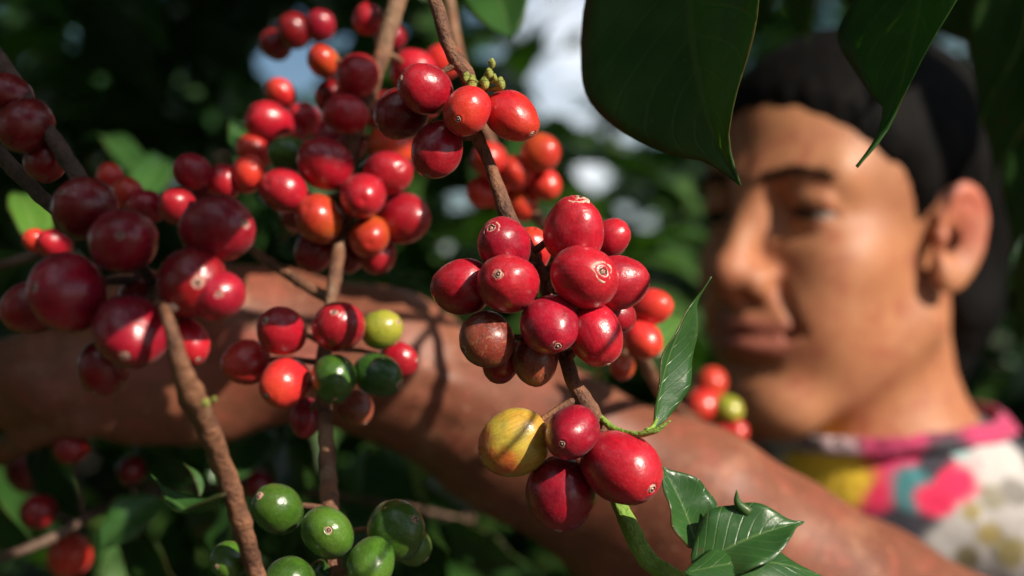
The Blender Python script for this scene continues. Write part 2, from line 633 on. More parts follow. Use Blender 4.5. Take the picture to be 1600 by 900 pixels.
def stalks(cs, stem_pts, r=0.0008, seed=0):
    """short fruit stalks from each fruit to the nearest place on the stem"""
    out = []
    c, _ = catmull(stem_pts, [1] * len(stem_pts), 10)
    for (q, rad) in cs:
        k = min(range(len(c)), key=lambda j: (c[j] - q).length)
        b = c[k]
        if (b - q).length < 0.03:
            out.append(tube([b, (b + q) * 0.5 + Vector((0, 0, 0.0012)), b + (q - b) * 0.95], [r * 1.5, r, r * 1.2], 8, 0, step=3))
    return out


# ------------------------------------------------------------------ ground
def ground():
    m, nt, nd, lk = new_mat("soil")
    tc = N(nt, "ShaderNodeTexCoord")
    n = noise_tex(nt, tc.outputs["Object"], 3.0, 8, 0.65)
    c = ramp(nt, n, [(0.3, (0.035, 0.022, 0.014)), (0.55, (0.07, 0.045, 0.028)), (0.75, (0.05, 0.07, 0.025))])
    p = principled(nt, **{"Base Color": c, "Roughness": 0.9, "Normal": bump(nt, n, 0.8, 0.05)})
    finish(nt, p.outputs[0])
    n = 60
    V, F = [], []
    for i in range(n + 1):
        for j in range(n + 1):
            x = (i / n * 2 - 1)
            y = (j / n * 2 - 1)
            X, Y = x * abs(x) * 900, y * abs(y) * 900
            V.append((X, Y, 0.05 * mnoise.noise(Vector((X, Y, 0)) * 0.7) if max(abs(X), abs(Y)) < 40 else 0.0))
    for i in range(n):
        for j in range(n):
            k = i * (n + 1) + j
            F.append((k, k + n + 1, k + n + 2, k + 1))
    o = link("ground", mesh_arrays("ground", V, F, m))
    o["kind"] = "structure"


ground()


# ------------------------------------------------------------------ foliage masses
def leaf_template(nl=6, nw=2):
    V, F, UV = leaf_geo((0, 0, 0), (1, 0, 0), (0, 0, 1), 0.40, 0.10, 0.35, 0.05, 3, nl, nw, 0.2, quilt=0)
    return np.array(V), np.array(F), np.array(UV)


TV, TF, TUV = leaf_template()
TVs, TFs, TUVs = leaf_template(4, 2)


def leaf_cloud(name, pts, dirs, sizes, mat, parent, rng, tmpl=(TV, TF, TUV), droop=0.35, gaps=None):
    tv, tf, tuv = tmpl
    n = len(pts)
    d = dirs + rng.normal(0, 0.45, (n, 3))
    d[:, 2] -= droop
    d /= np.linalg.norm(d, axis=1)[:, None]
    nn = np.tile(np.array([0, 0, 1.0]), (n, 1)) + rng.normal(0, 0.45, (n, 3))
    s = np.cross(nn, d)
    s /= np.linalg.norm(s, axis=1)[:, None]
    nn = np.cross(d, s)
    wid = rng.uniform(0.8, 1.15, n)
    V = (pts[:, None, :] + sizes[:, None, None] * (tv[None, :, 0:1] * d[:, None, :]
         + tv[None, :, 1:2] * s[:, None, :] * wid[:, None, None] + tv[None, :, 2:3] * nn[:, None, :]))
    if gaps:
        keep = in_gap(V.reshape(-1, 3), gaps).reshape(n, -1).all(1)
        V = V[keep]
        n = len(V)
    F = tf[None] + (np.arange(n) * len(tv))[:, None, None]
    UV = np.tile(tuv, (n, 1))
    o = child_mesh(name, V.reshape(-1, 3), F.reshape(-1, 4), mat, parent, UV)
    o["kind"] = "stuff"
    return o


def in_gap(p, gaps):
    """clear lines of sight left between the leaves; each gap is a round hole at a place in the hedge"""
    keep = np.ones(len(p), bool)
    for gx, gy, gr in gaps:
        g = P(gx, gy, 1.0) - EYE
        dx = p[:, 0] / p[:, 1] - g.x
        dz = (p[:, 2] - EYE.z) / p[:, 1] - g.z
        keep &= (dx * dx + dz * dz) > (gr * KPX) ** 2
    return keep


SKY_GAPS = [(903, 20, 22), (868, 52, 13), (930, 72, 17), (860, 122, 20), (900, 122, 17), (838, 165, 11), (880, 165, 15), (908, 186, 11), (925, 275, 20), (722, 316, 17), (823, 12, 16),
            (455, 110, 30), (1043, 210, 13), (185, 262, 14), (975, 330, 11), (700, 40, 8), (760, 90, 8), (985, 215, 9), (1010, 345, 10), (690, 385, 9), (955, 140, 11), (840, 60, 10), (880, 90, 9)]


def shrub(label, base, height, radius, nleaf, seed, mat=LEAF_BACK, size=(0.09, 0.15), gaps=SKY_GAPS, low=0.15, tmpl=None,
          box=None, group="coffee shrubs behind the picked branches", name="coffee_shrub", cat="shrub", open_air=False):
    rng = np.random.default_rng(seed)
    t = thing(name, label, cat, base, group)
    b = Vector(base)
    parts = [tube([b + Vector((0, 0, -0.05)), b + Vector((0.02, 0.01, height * 0.4)), b + Vector((-0.02, 0.03, height * 0.9))],
                  [0.035, 0.026, 0.008], 10, 0.25, seed, 30)]
    for k in range(16):
        z = height * (0.18 + 0.75 * k / 16)
        a = k * 2.4 + seed
        ln = radius * rng.uniform(0.6, 0.95) * (1.0 if z < height * 0.7 else 0.7)
        p0 = b + Vector((0, 0, z))
        dv = Vector((math.cos(a), math.sin(a), 0.25))
        parts.append(tube([p0, p0 + dv * ln * 0.5, p0 + dv * ln + Vector((0, 0, -0.06 * ln))], [0.009, 0.006, 0.002], 6, 0, step=3))
    V, F = join(parts)
    child_mesh("trunk", V, F, BARK_DARK, t)
    u = rng.normal(0, 1, (nleaf, 3))
    u /= np.linalg.norm(u, axis=1)[:, None]
    rr = rng.uniform(0.25, 1.0, nleaf) ** 0.5
    zz = rng.uniform(low, 1.0, nleaf)
    prof = np.sqrt(np.clip(1 - ((zz - 0.45) / 0.62) ** 2, 0.05, 1))
    lump = 1 + 0.22 * np.sin(5 * np.arctan2(u[:, 1], u[:, 0]) + 6 * zz + seed)
    hor = u[:, :2] / (np.linalg.norm(u[:, :2], axis=1)[:, None] + 1e-6)
    pts = np.zeros((nleaf, 3))
    pts[:, :2] = hor * (rr * radius * prof * lump)[:, None] + np.array(base)[:2]
    pts[:, 2] = zz * height + base[2]
    dirs = np.concatenate([hor, np.zeros((nleaf, 1))], 1)
    if box is not None:
        k = ((pts >= np.array(box[0])) & (pts <= np.array(box[1]))).all(1)
        pts, dirs = pts[k], dirs[k]
    keep = (pts[:, 1] > 0.62) | open_air
    # leave the air clear where the person stands
    keep &= ~((pts[:, 0] > -0.35) & (pts[:, 0] < 0.62) & (pts[:, 1] > 0.4) & (pts[:, 1] < 1.12) & (pts[:, 2] < 1.85))
    keep &= ~((pts[:, 0] > -0.5) & (pts[:, 0] < 0.8) & (pts[:, 1] > -0.6) & (pts[:, 1] < 0.62))
    pts, dirs = pts[keep], dirs[keep]
    sz = rng.uniform(size[0], size[1], len(pts))
    leaf_cloud("crown", pts, dirs, sz, mat, t, rng, tmpl or (TV, TF, TUV), gaps=gaps)
    return t


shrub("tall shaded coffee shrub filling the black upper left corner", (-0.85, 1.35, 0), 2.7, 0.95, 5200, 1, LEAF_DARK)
shrub("leafy coffee shrub behind the lower left fruit, under the arm", (-0.25, 1.75, 0), 1.75, 0.75, 3000, 2)
shrub("green coffee shrub straight behind the red fruit, left of the bright sky gap", (-0.55, 2.7, 0), 2.6, 0.78, 3000, 3)
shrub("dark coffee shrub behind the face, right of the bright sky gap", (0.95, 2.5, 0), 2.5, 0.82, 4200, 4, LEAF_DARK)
shrub("coffee shrub at the right edge behind the ear", (1.15, 1.5, 0), 2.3, 0.6, 3000, 5)
shrub("low coffee shrub behind the scarlet fruit, under the bright sky gap", (0.25, 3.1, 0), 1.8, 0.8, 3000, 6)
shrub("loose crowned tree seen against the bright sky left of the hanging leaves", (0.75, 5.2, 0), 3.0, 0.85, 3600, 31, LEAF_FAR, (0.08, 0.15), SKY_GAPS, 0.1, (TVs, TFs, TUVs),
      group="trees far behind the shrubs", name="far_tree", cat="tree")
# unseen shrubs added round the viewer to block sky fill light
for k, (lb, x, y, h, r_) in enumerate([("tall unseen coffee shrub added at the left to block sky light", -1.35, 0.2, 2.7, .75), ("unseen coffee shrub added behind the viewer at the left", -0.9, -1.3, 2.8, .8),
                                       ("unseen coffee shrub added straight behind the viewer", 0.3, -1.9, 2.8, .85), ("unseen coffee shrub added at the far right", 2.0, 1.0, 2.4, .7)]):
    shrub(lb, (x, y, 0), h, r_, 2200, 40 + k, LEAF_BACK, (0.12, 0.18), gaps=None, group="unseen coffee shrubs added round the viewer", open_air=True)
FAR_LABELS = ["far tree low between the stems, left part of the background", "far tree behind the middle of the background",
              "far tree beneath the sky gap beside the face", "far tree behind the person's head",
              "far tree at the left behind the black corner"]
for i, (x, y, h, r_) in enumerate([(-1.6, 6.2, 2.3, 1.4), (-0.2, 7.5, 2.2, 1.5), (1.3, 6.8, 2.1, 1.4), (2.9, 7.2, 2.6, 1.5), (-3.2, 7.0, 3.0, 1.5)]):
    shrub(FAR_LABELS[i], (x, y, 0), h, r_, 3000, 20 + i, LEAF_FAR, (0.12, 0.22), SKY_GAPS, 0.1, (TVs, TFs, TUVs),
          group="trees far behind the shrubs", name="far_tree", cat="tree")



def added_shade_tree():  # out-of-view tree added to keep sun off the upper left
    rng = np.random.default_rng(77)
    t = thing("added_shade_tree", "unseen leaning tree added so that its crown darkens the upper left corner", "tree", (-1.0, 0.25, 0))
    V, F = join([tube([(-1.0, .25, -.05), (-1.02, .3, .9), (-.9, .45, 1.7), (-.45, .7, 2.1), (.1, .85, 2.2), (.45, .9, 2.2)], [.06, .052, .042, .03, .02, .008], 12, .2, 9, 20),
                 tube([(-.6, .62, 2.02), (-.35, .4, 2.2), (.05, .45, 2.25)], [.02, .014, .006], 8, .2, 2, 20),
                 tube([(-.5, .68, 2.08), (-.3, 1.1, 2.15), (.1, 1.3, 2.2)], [.02, .014, .006], 8, .2, 3, 20)])
    child_mesh("trunk", V, F, BARK_DARK, t)
    n = 1500
    pts = rng.uniform((-0.75, 0.35, 1.93), (0.52, 1.45, 2.4), (n, 3))
    leaf_cloud("crown", pts, rng.normal(0, 1, (n, 3)) * np.array([1, 1, .3]), rng.uniform(.1, .16, n), LEAF_DARK, t, rng, droop=0.2)


added_shade_tree()

# ------------------------------------------------------------------ person (signed distance field -> one mesh)
def smin(a, b, k):
    h = np.maximum(k - np.abs(a - b), 0.0) / k
    return np.minimum(a, b) - h * h * k * 0.25


def smax(a, b, k):
    return -smin(-a, -b, k)


def ell(p, c, r):
    q = p - np.array(c)
    r = np.array(r, float)
    k0 = np.linalg.norm(q / r, axis=1)
    k1 = np.linalg.norm(q / (r * r), axis=1) + 1e-9
    return k0 * (k0 - 1.0) / k1


def cap(p, a, b, ra, rb):
    a, b = np.array(a, float), np.array(b, float)
    ab = b - a
    h = np.clip(((p - a) @ ab) / (ab @ ab), 0, 1)
    return np.linalg.norm(p - a - h[:, None] * ab, axis=1) - (ra + (rb - ra) * h)


def chain(p, pts, rad, k):
    d = None
    for i in range(len(pts) - 1):
        c = cap(p, pts[i], pts[i + 1], rad[i], rad[i + 1])
        d = c if d is None else smin(d, c, k)
    return d


HC = np.array(P(1333, 340, 0.80)) * 1000.0
TH = R(50)
Fd = np.array([-math.sin(TH), -math.cos(TH), 0.0])
Ld = np.array([math.cos(TH), -math.sin(TH), 0.0])
Zd = np.array([0, 0, 1.0])
HM = np.stack([Fd, Ld / 0.93, Zd], 1)          # world -> head: q @ HM


def to_head(p):
    return (p - HC) @ HM


def from_head(q):
    return np.asarray(q) @ np.linalg.inv(HM) + HC


BC = HC[:2] + np.array([48.0, 25.0])
SL = np.array([350.0, 715.0, 1232.0])
SR = np.array([2 * BC[0] - SL[0], 2 * BC[1] - SL[1], 1222.0])
SAX = (SL - SR) / np.linalg.norm(SL - SR)


def mm(px, py, d):
    return np.array(P(px, py, d)) * 1000.0


ARM = [SL, mm(1590, 1085, .655), mm(1335, 975, .612), mm(1180, 893, .600), mm(1040, 815, .592), mm(800, 677, .582),
       mm(600, 567, .577), mm(430, 535, .572)]
ARM_R = [50, 44, 41.5, 40.5, 38, 30, 27, 26]
PALM = [mm(430, 535, .572), mm(330, 552, .566), mm(215, 565, .558)]
# fingers of the left hand: knuckle, two joints, tip
FINGERS = [
    [mm(222, 520, .556), mm(60, 545, .548), mm(-60, 585, .560), mm(-120, 640, .575)],
    [mm(212, 556, .552), mm(40, 590, .540), mm(-90, 615, .556), mm(-140, 660, .576)],
    [mm(214, 594, .551), mm(70, 620, .541), mm(-50, 650, .556), mm(-100, 690, .574)],
    [mm(228, 628, .553), mm(125, 655, .546), mm(40, 680, .556), mm(0, 710, .570)]]
FING_R = [(9.5, 8.4, 7.4, 6.2), (9.8, 8.6, 7.6, 6.4), (9.4, 8.2, 7.2, 6.0), (8.2, 7.2, 6.3, 5.4)]
THUMB = [mm(380, 520, .560), mm(300, 468, .545), mm(205, 462, .540), mm(130, 490, .545)]


def head_sdf(q):
    """q: head coordinates in mm, x forward, y towards the person's left, z up, z=0 at the eyes"""
    x, y, z = q[:, 0], q[:, 1], q[:, 2]
    m = q.copy()
    m[:, 1] = np.abs(m[:, 1])                     # mirrored half
    d = ell(q, (-10, 0, 27), (93, 73, 72))
    d = smin(d, ell(q, (14, 0, 22), (70, 62, 62)), 20)
    d = smin(d, ell(q, (30, 0, -42), (56, 54, 66)), 26)
    d = smin(d, cap(m, (6, 50, -58), (66, 14, -99), 14, 15), 26)     # jaw
    d = smin(d, ell(q, (74, 0, -99), (19, 22, 19)), 20)              # chin
    d = smin(d, ell(m, (55, 38, -28), (23, 20, 17)), 24)             # cheekbone
    d = smin(d, ell(m, (62, 30, -56), (20, 18, 22)), 22)             # cheek
    d = smin(d, ell(q, (74, 0, -60), (20, 27, 24)), 18)              # muzzle
    d = smin(d, cap(m, (82, 8, 16), (66, 43, 17), 8.5, 8), 16)       # brow ridge
    d = smax(d, -ell(m, (92, 33, -1), (17, 17, 10)), 12)             # eye sockets
    d = smax(d, -ell(m, (90, 19, 3), (12, 7, 9)), 10)
    # eyeball bulge and lids
    lid = np.linalg.norm(m - np.array((69, 32, 0)), axis=1) - 13.6
    d = smin(d, lid, 5)
    ay = (m[:, 1] - 32) / 13.5
    ap = np.abs(z + 1.6 + 1.2 * ay) - 2.2 * np.clip(1 - ay * ay, 0, 1)
    ap = np.maximum(np.maximum(ap, np.abs(m[:, 1] - 32) - 13), -(x - 70))
    d = smax(d, -np.maximum(ap, 60 - x), 1.6)
    lidfold = cap(m, (81, 24, 7.5), (77, 44, 5), 2.2, 1.8)
    d = smin(d, lidfold, 6)
    # nose
    d = smin(d, cap(q, (84, 0, 10), (102, 0, -28), 7.0, 8.5), 14)
    d = smin(d, ell(q, (103, 0, -33), (11, 10.5, 9.5)), 8)
    d = smin(d, ell(m, (94, 12.5, -37), (11, 7.5, 8.5)), 7)
    d = smin(d, cap(q, (102, 0, -40), (93, 0, -48), 5, 5), 8)
    d = smax(d, -ell(m, (99, 7, -45.5), (7, 3.6, 4.2)), 2.5)
    # lips, wrapped round the muzzle
    w = q.copy()
    w[:, 0] += 0.013 * y * y
    up = ell(w, (92.5, 0, -58.5), (8, 24, 5.2))
    up = smax(up, -ell(w, (101, 0, -52.5), (6, 4.5, 4)), 3)
    lo = ell(w, (91, 0, -69.5), (9.5, 22, 7.2))
    d = smin(d, up, 4)
    d = smin(d, lo, 4)
    sl = np.abs(z + 63.2 + 0.0022 * y * y - 0.8 * np.cos(y * 0.22)) - 0.35
    slit = np.maximum(np.maximum(sl, np.abs(y) - 22), 84 - w[:, 0])
    d = smax(d, -slit, 2.2)
    d = smax(d, -ell(m, (84, 25.5, -63.6), (3.5, 2.6, 2.0)), 5)            # mouth corner
    d = smax(d, -ell(w, (96, 0, -81), (8, 16, 4.5)), 8)              # crease above the chin
    # fold from the nose to the mouth corner
    d = smax(d, -cap(m, (90, 20, -38), (82, 32, -62), 2.0, 1.2), 6)
    # ear
    e = m - np.array((6, 71, -12))
    ca, sa = math.cos(R(15)), math.sin(R(15))
    ct, st = math.cos(R(-12)), math.sin(R(-12))
    eu = -e[:, 0] * ca + e[:, 1] * sa
    ew = e[:, 0] * sa + e[:, 1] * ca
    ev = e[:, 2]
    eu, ev = eu * ct + ev * st, -eu * st + ev * ct
    eu, ev, ew = (eu - 3) / 0.84, ev / 0.84, ew / 0.84
    widf = 18.5 + 2.5 * np.clip(ev / 32, -1, 1)
    er = np.sqrt((eu / widf) ** 2 + (ev / 32.0) ** 2)
    plane = ew - 2.5 - 0.06 * eu
    disc = np.maximum((er - 1) * 19, np.abs(plane) - 2.4)
    rim = np.sqrt(((er - 0.90) * 20) ** 2 + (plane - 3.2) ** 2) - 3.6
    rim = np.where((eu < -10) & (ev < 5), rim + 2.5, rim)
    anti = np.sqrt(((np.sqrt(((eu - 1) / 10.5) ** 2 + ((ev + 1) / 19.0) ** 2) - 0.95) * 12) ** 2 + (plane - 2.2) ** 2) - 2.6
    anti = np.where(eu < -5, anti + 4, anti)
    ea = np.stack([eu, ev, plane], 1)
    ear = smin(disc, rim, 3.5)
    ear = smin(ear, anti, 3.5)
    ear = smax(ear, -ell(ea, (-4, -4, 5), (8, 12, 6)), 4)
    ear = smin(ear, ell(ea, (-13, -4, 2), (4.5, 6.5, 5.5)), 4)
    ear = smin(ear, ell(ea, (-5, -28, 1.5), (9, 8, 4.5)), 6)
    d = smin(d, ear * 0.84, 6)
    return d


NB = HC + Fd * -30 + Zd * -175        # pit of the neck


def torso_sdf(p, off=0.0):
    d = chain(p, [HC + Fd * -14 + Zd * -55, HC + Fd * -14 + Zd * -110, NB], (46, 44, 56), 26)
    d = smin(d, chain(p, [NB + Zd * 10, (NB + SL) / 2 + Zd * 14, SL], (52, 50, 50), 30), 40)
    d = smin(d, chain(p, [NB + Zd * 10, (NB + SR) / 2 + Zd * 14, SR], (52, 50, 50), 30), 40)
    q = p.copy()
    c = np.array([BC[0], BC[1], 0])
    rel = q - c
    s = rel @ SAX
    f = rel @ np.array([-SAX[1], SAX[0], 0])
    t = np.stack([s, f, rel[:, 2]], 1)
    d = smin(d, ell(t, (0, 0, 1085), (165, 108, 230)), 50)
    d = smin(d, ell(t, (0, 0, 905), (155, 110, 190)), 60)
    d = smin(d, ell(t, (0, 0, 800), (165, 115, 120)), 60)
    return d


RARM = [SR, SR + np.array([10, 40, -260]), SR + np.array([-60, -20, -470])]


def arms_sdf(p):
    d = chain(p, ARM, ARM_R, 16)
    d = smin(d, chain(p, [mm(1300, 915, .585), mm(1100, 785, .570), mm(900, 672, .566), mm(760, 600, .566)], (25, 25, 16, 9), 14), 18)
    for vp in ([(1130, 800, .557), (960, 700, .5545), (820, 655, .5535), (690, 590, .5515), (560, 565, .5510)],
               [(820, 655, .5535), (720, 640, .5525), (600, 600, .552), (470, 575, .547)]):
        d = smin(d, chain(p, [mm(*v) for v in vp], [2.6] * len(vp), 4), 5)
    pd = chain(p, PALM, (25, 31, 30), 14)
    # flatten the palm towards and away from the viewer
    w = p.copy()
    yl = np.interp(p[:, 0], [PALM[2][0], PALM[0][0]], [PALM[2][1], PALM[0][1]])
    w[:, 1] = yl + (p[:, 1] - yl) * 1.9
    pd = chain(w, PALM, (25, 33, 33), 14) * 0.6
    d = smin(d, pd, 14)
    for fpts, fr in zip(FINGERS, FING_R):
        d = smin(d, chain(p, fpts, fr, 3), 5)
    d = smin(d, chain(p, THUMB, (13, 10.5, 9.5, 7.5), 4), 10)
    r = chain(p, RARM, (48, 40, 26), 16)
    h0 = RARM[2]
    r = smin(r, cap(p, h0, h0 + np.array([-20, -20, -80]), 27, 30), 14)
    for k in range(4):
        b = h0 + np.array([-20 + (k - 1.5) * 14, -20 - (k - 1.5) * 12, -95])
        r = smin(r, chain(p, [b, b + np.array([-6, -8, -40]), b + np.array([2, 4, -72 + 4 * k])], (9, 8, 6.5), 3), 5)
    r = smin(r, chain(p, [h0 + np.array([-30, 10, -30]), h0 + np.array([-55, -10, -70]), h0 + np.array([-58, -20, -105])], (12, 10, 8), 4), 8)
    return smin(d, r, 20)


def body_sdf(p):
    d = smin(torso_sdf(p), arms_sdf(p), 26)
    q = to_head(p)
    near = np.linalg.norm(q - np.array((0, 0, -10)), axis=1) < 215
    if near.any():
        dn = smin(d[near], head_sdf(q[near]), 18)
        d[near] = dn
    return d


def surface_net(fn, lo, hi, h):
    """sparse surface nets -> verts (mm), quads"""
    lo = np.array(lo, float)
    H = 4 * h
    nc = np.ceil((np.array(hi) - lo) / H).astype(int)
    I = np.stack(np.meshgrid(*[np.arange(n) for n in nc], indexing='ij'), -1).reshape(-1, 3)
    cen = lo + (I + 0.5) * H
    d = np.concatenate([fn(c) for c in np.array_split(cen, max(1, len(cen) // 400000))])
    I = I[np.abs(d) < H * 1.25]
    M = nc * 4 + 2
    key = lambda a: (a[..., 0] * M[1] + a[..., 1]) * M[2] + a[..., 2]
    o5 = np.stack(np.meshgrid(*[np.arange(5)] * 3, indexing='ij'), -1).reshape(-1, 3)
    o4 = np.stack(np.meshgrid(*[np.arange(4)] * 3, indexing='ij'), -1).reshape(-1, 3)
    pk = np.unique(np.concatenate([key(I * 4 + o) for o in o5]))
    pi = np.stack([pk // (M[1] * M[2]), (pk // M[2]) % M[1], pk % M[2]], 1)
    val = np.concatenate([fn(lo + c * h) for c in np.array_split(pi, max(1, len(pi) // 300000))]).astype(np.float32)
    cells = np.concatenate([I * 4 + o for o in o4])
    ck = key(cells)
    cv = np.stack([val[np.searchsorted(pk, ck + (a * M[1] + b) * M[2] + c)]
                   for a in (0, 1) for b in (0, 1) for c in (0, 1)], 1)
    act = (cv.min(1) < 0) & (cv.max(1) >= 0)
    cells, cv, ck = cells[act], cv[act], ck[act]
    acc = np.zeros((len(cells), 3))
    cnt = np.zeros(len(cells))
    cor = np.array([(a, b, c) for a in (0, 1) for b in (0, 1) for c in (0, 1)], float)
    for i in range(8):
        for j in range(i + 1, 8):
            if np.abs(cor[i] - cor[j]).sum() == 1:
                s = (cv[:, i] < 0) != (cv[:, j] < 0)
                t = cv[:, i] / (cv[:, i] - cv[:, j] + 1e-12)
                pt = cor[i] + (cor[j] - cor[i]) * t[:, None]
                acc[s] += pt[s]
                cnt[s] += 1
    V = lo + (cells + acc / cnt[:, None]) * h
    od = np.argsort(ck)
    sk = ck[od]
    quads = []
    for ax in range(3):
        st = [M[1] * M[2], M[2], 1]
        e = st[ax]
        i0 = np.arange(len(pk))
        j = np.searchsorted(pk, pk + e)
        ok = (j < len(pk))
        ok[ok] = pk[j[ok]] == (pk + e)[ok]
        a, b = val[i0[ok]], val[j[ok]]
        kk = pk[i0[ok]]
        cr = (a < 0) != (b < 0)
        a, kk = a[cr], kk[cr]
        u, w = st[(ax + 1) % 3], st[(ax + 2) % 3]
        qs = []
        good = np.ones(len(kk), bool)
        for dlt in (0, -u, -u - w, -w):
            t = np.searchsorted(sk, kk + dlt)
            t = np.minimum(t, len(sk) - 1)
            good &= sk[t] == kk + dlt
            qs.append(od[t])
        Q = np.stack(qs, 1)[good]
        fl = a[good] >= 0
        Q[fl] = Q[fl][:, ::-1]
        quads.append(Q)
    return V, np.concatenate(quads)


def largest_piece(V, Q):
    par = list(range(len(V)))

    def find(a):
        while par[a] != a:
            par[a] = par[par[a]]
            a = par[a]
        return a
    for a, b, c, d in Q.tolist():
        r = find(a)
        for o in (b, c, d):
            par[find(o)] = r
    root = np.array([find(i) for i in range(len(V))])
    ids, cnt = np.unique(root, return_counts=True)
    keep = root == ids[np.argmax(cnt)]
    new = np.cumsum(keep) - 1
    return V[keep], new[Q[keep[Q[:, 0]]]]


def smooth_verts(V, Q, it=2, lam=0.5):
    e = np.concatenate([Q[:, [0, 1]], Q[:, [1, 2]], Q[:, [2, 3]], Q[:, [3, 0]]])
    for _ in range(it):
        s = np.zeros_like(V)
        c = np.zeros(len(V))
        for k in range(3):
            s[:, k] = np.bincount(e[:, 0], V[e[:, 1], k], len(V)) + np.bincount(e[:, 1], V[e[:, 0], k], len(V))
        c = np.bincount(e[:, 0], None, len(V)) + np.bincount(e[:, 1], None, len(V))
        V = V + lam * (s / c[:, None] - V)
    return V


def skin_mat():
    m, nt, nd, lk = new_mat("skin")
    tc = N(nt, "ShaderNodeTexCoord")
    v = tc.outputs["Object"]
    n1 = noise_tex(nt, v, 16, 5, 0.6)
    n2 = noise_tex(nt, v, 170, 4, 0.65)
    c = mixc(nt, smooth01(nt, n1, 0.3, 0.72), (0.36, 0.140, 0.066), (0.45, 0.195, 0.094))
    a_arm = N(nt, "ShaderNodeAttribute", attribute_name="arm_tone")  # darker red-brown tone over the arms
    c = mixc(nt, a_arm.outputs["Fac"], c, mixc(nt, smooth01(nt, n1, 0.3, 0.7), (0.15, 0.048, 0.026), (0.22, 0.078, 0.042)))
    a_lip = N(nt, "ShaderNodeAttribute", attribute_name="lip")
    c = mixc(nt, mth(nt, 'MULTIPLY', a_lip.outputs["Fac"], 0.75), c, (0.30, 0.085, 0.065))
    a_fl = N(nt, "ShaderNodeAttribute", attribute_name="ear_glow_flush")  # red backlit glow painted on the ears, plus natural redness of the nose
    c = mixc(nt, mth(nt, 'MULTIPLY', a_fl.outputs["Fac"], 0.6), c, (0.50, 0.10, 0.07))
    c = mixc(nt, mth(nt, 'MULTIPLY', smooth01(nt, n2, 0.56, 0.74), 0.35), c, (0.17, 0.06, 0.035))
    n3 = noise_tex(nt, v, 62, 5, 0.7, 0.4)
    c = mixc(nt, mth(nt, 'MULTIPLY', smooth01(nt, n3, 0.48, 0.66), 0.6), c, (0.30, 0.075, 0.045))
    c = mixc(nt, mth(nt, 'MULTIPLY', smooth01(nt, noise_tex(nt, v, 36, 4, 0.7), 0.52, 0.72), 0.3), c, (0.50, 0.27, 0.16))
    sp = smooth01(nt, noise_tex(nt, v, 420, 3, 0.6), 0.62, 0.74)
    c = mixc(nt, mth(nt, 'MULTIPLY', sp, mth(nt, 'MULTIPLY', a_arm.outputs["Fac"], 0.8)), c, (0.55, 0.30, 0.19))
    h = mth(nt, 'ADD', noise_tex(nt, v, 600, 3, 0.6), mth(nt, 'MULTIPLY', n2, 0.8))
    h = mth(nt, 'ADD', h, mth(nt, 'MULTIPLY', n3, 1.2))
    p = principled(nt, **{"Base Color": c, "Roughness": mth(nt, 'ADD', mth(nt, 'MULTIPLY', n3, 0.3), 0.37),
                          "Normal": bump(nt, h, 0.2, 0.0009), "Subsurface Weight": 0.18, "Subsurface Scale": 0.008,
                          "Specular IOR Level": 0.36})
    p.inputs["Subsurface Radius"].default_value = (1.0, 0.35, 0.2)
    finish(nt, p.outputs[0])
    return m


SKIN = skin_mat()


def hair_mat():
    m, nt, nd, lk = new_mat("hair_black")
    tc = N(nt, "ShaderNodeTexCoord")
    mp = N(nt, "ShaderNodeMapping")
    mp.inputs["Scale"].default_value = (900, 900, 60)
    lk.new(tc.outputs["Object"], mp.inputs[0])
    n = noise_tex(nt, mp.outputs[0], 1.0, 3)
    mp2 = N(nt, "ShaderNodeMapping")
    mp2.inputs["Scale"].default_value = (190, 190, 14)
    lk.new(tc.outputs["Object"], mp2.inputs[0])
    n2 = noise_tex(nt, mp2.outputs[0], 1.0, 4, 0.6, 0.5)
    c = mixc(nt, mth(nt, 'MULTIPLY', n, smooth01(nt, n2, 0.4, 0.7)), (0.0018, 0.0016, 0.0016), (0.010, 0.0075, 0.006))
    n = mth(nt, 'ADD', n, mth(nt, 'MULTIPLY', n2, 2.5))
    p = principled(nt, **{"Base Color": c, "Roughness": 0.75, "Specular IOR Level": 0.12, "Normal": bump(nt, n, 0.5, 0.001)})
    finish(nt, p.outputs[0])
    return m


HAIR = hair_mat()


def cloth_mat(name, base, patches, weave=900.0):
    """printed cloth: round printed motifs at places on the garment; a patch is (centre, radius, colour)"""
    m, nt, nd, lk = new_mat(name)
    tc = N(nt, "ShaderNodeTexCoord")
    v = tc.outputs["Object"]
    n = noise_tex(nt, v, 26, 4, 0.6)
    c = mixc(nt, smooth01(nt, n, 0.3, 0.7), base[0], base[1])
    for cen, rad, colr in patches:
        sb = N(nt, "ShaderNodeVectorMath", operation='DISTANCE')
        lk.new(v, sb.inputs[0])
        sb.inputs[1].default_value = cen
        ds = mth(nt, 'ADD', sb.outputs["Value"], mth(nt, 'MULTIPLY', mth(nt, 'SUBTRACT', n, 0.5), rad * 1.3))
        f = mth(nt, 'SUBTRACT', 1.0, smooth01(nt, ds, rad * 0.6, rad * 1.1))
        c = mixc(nt, f, c, colr)
    h = mth(nt, 'ADD', noise_tex(nt, v, weave, 2), mth(nt, 'MULTIPLY', noise_tex(nt, v, 45, 3, 0.5, 1.0), 6.0))
    p = principled(nt, **{"Base Color": c, "Roughness": 0.85, "Normal": bump(nt, h, 0.4, 0.0012), "Sheen Weight": 0.2})
    finish(nt, p.outputs[0])
    return m


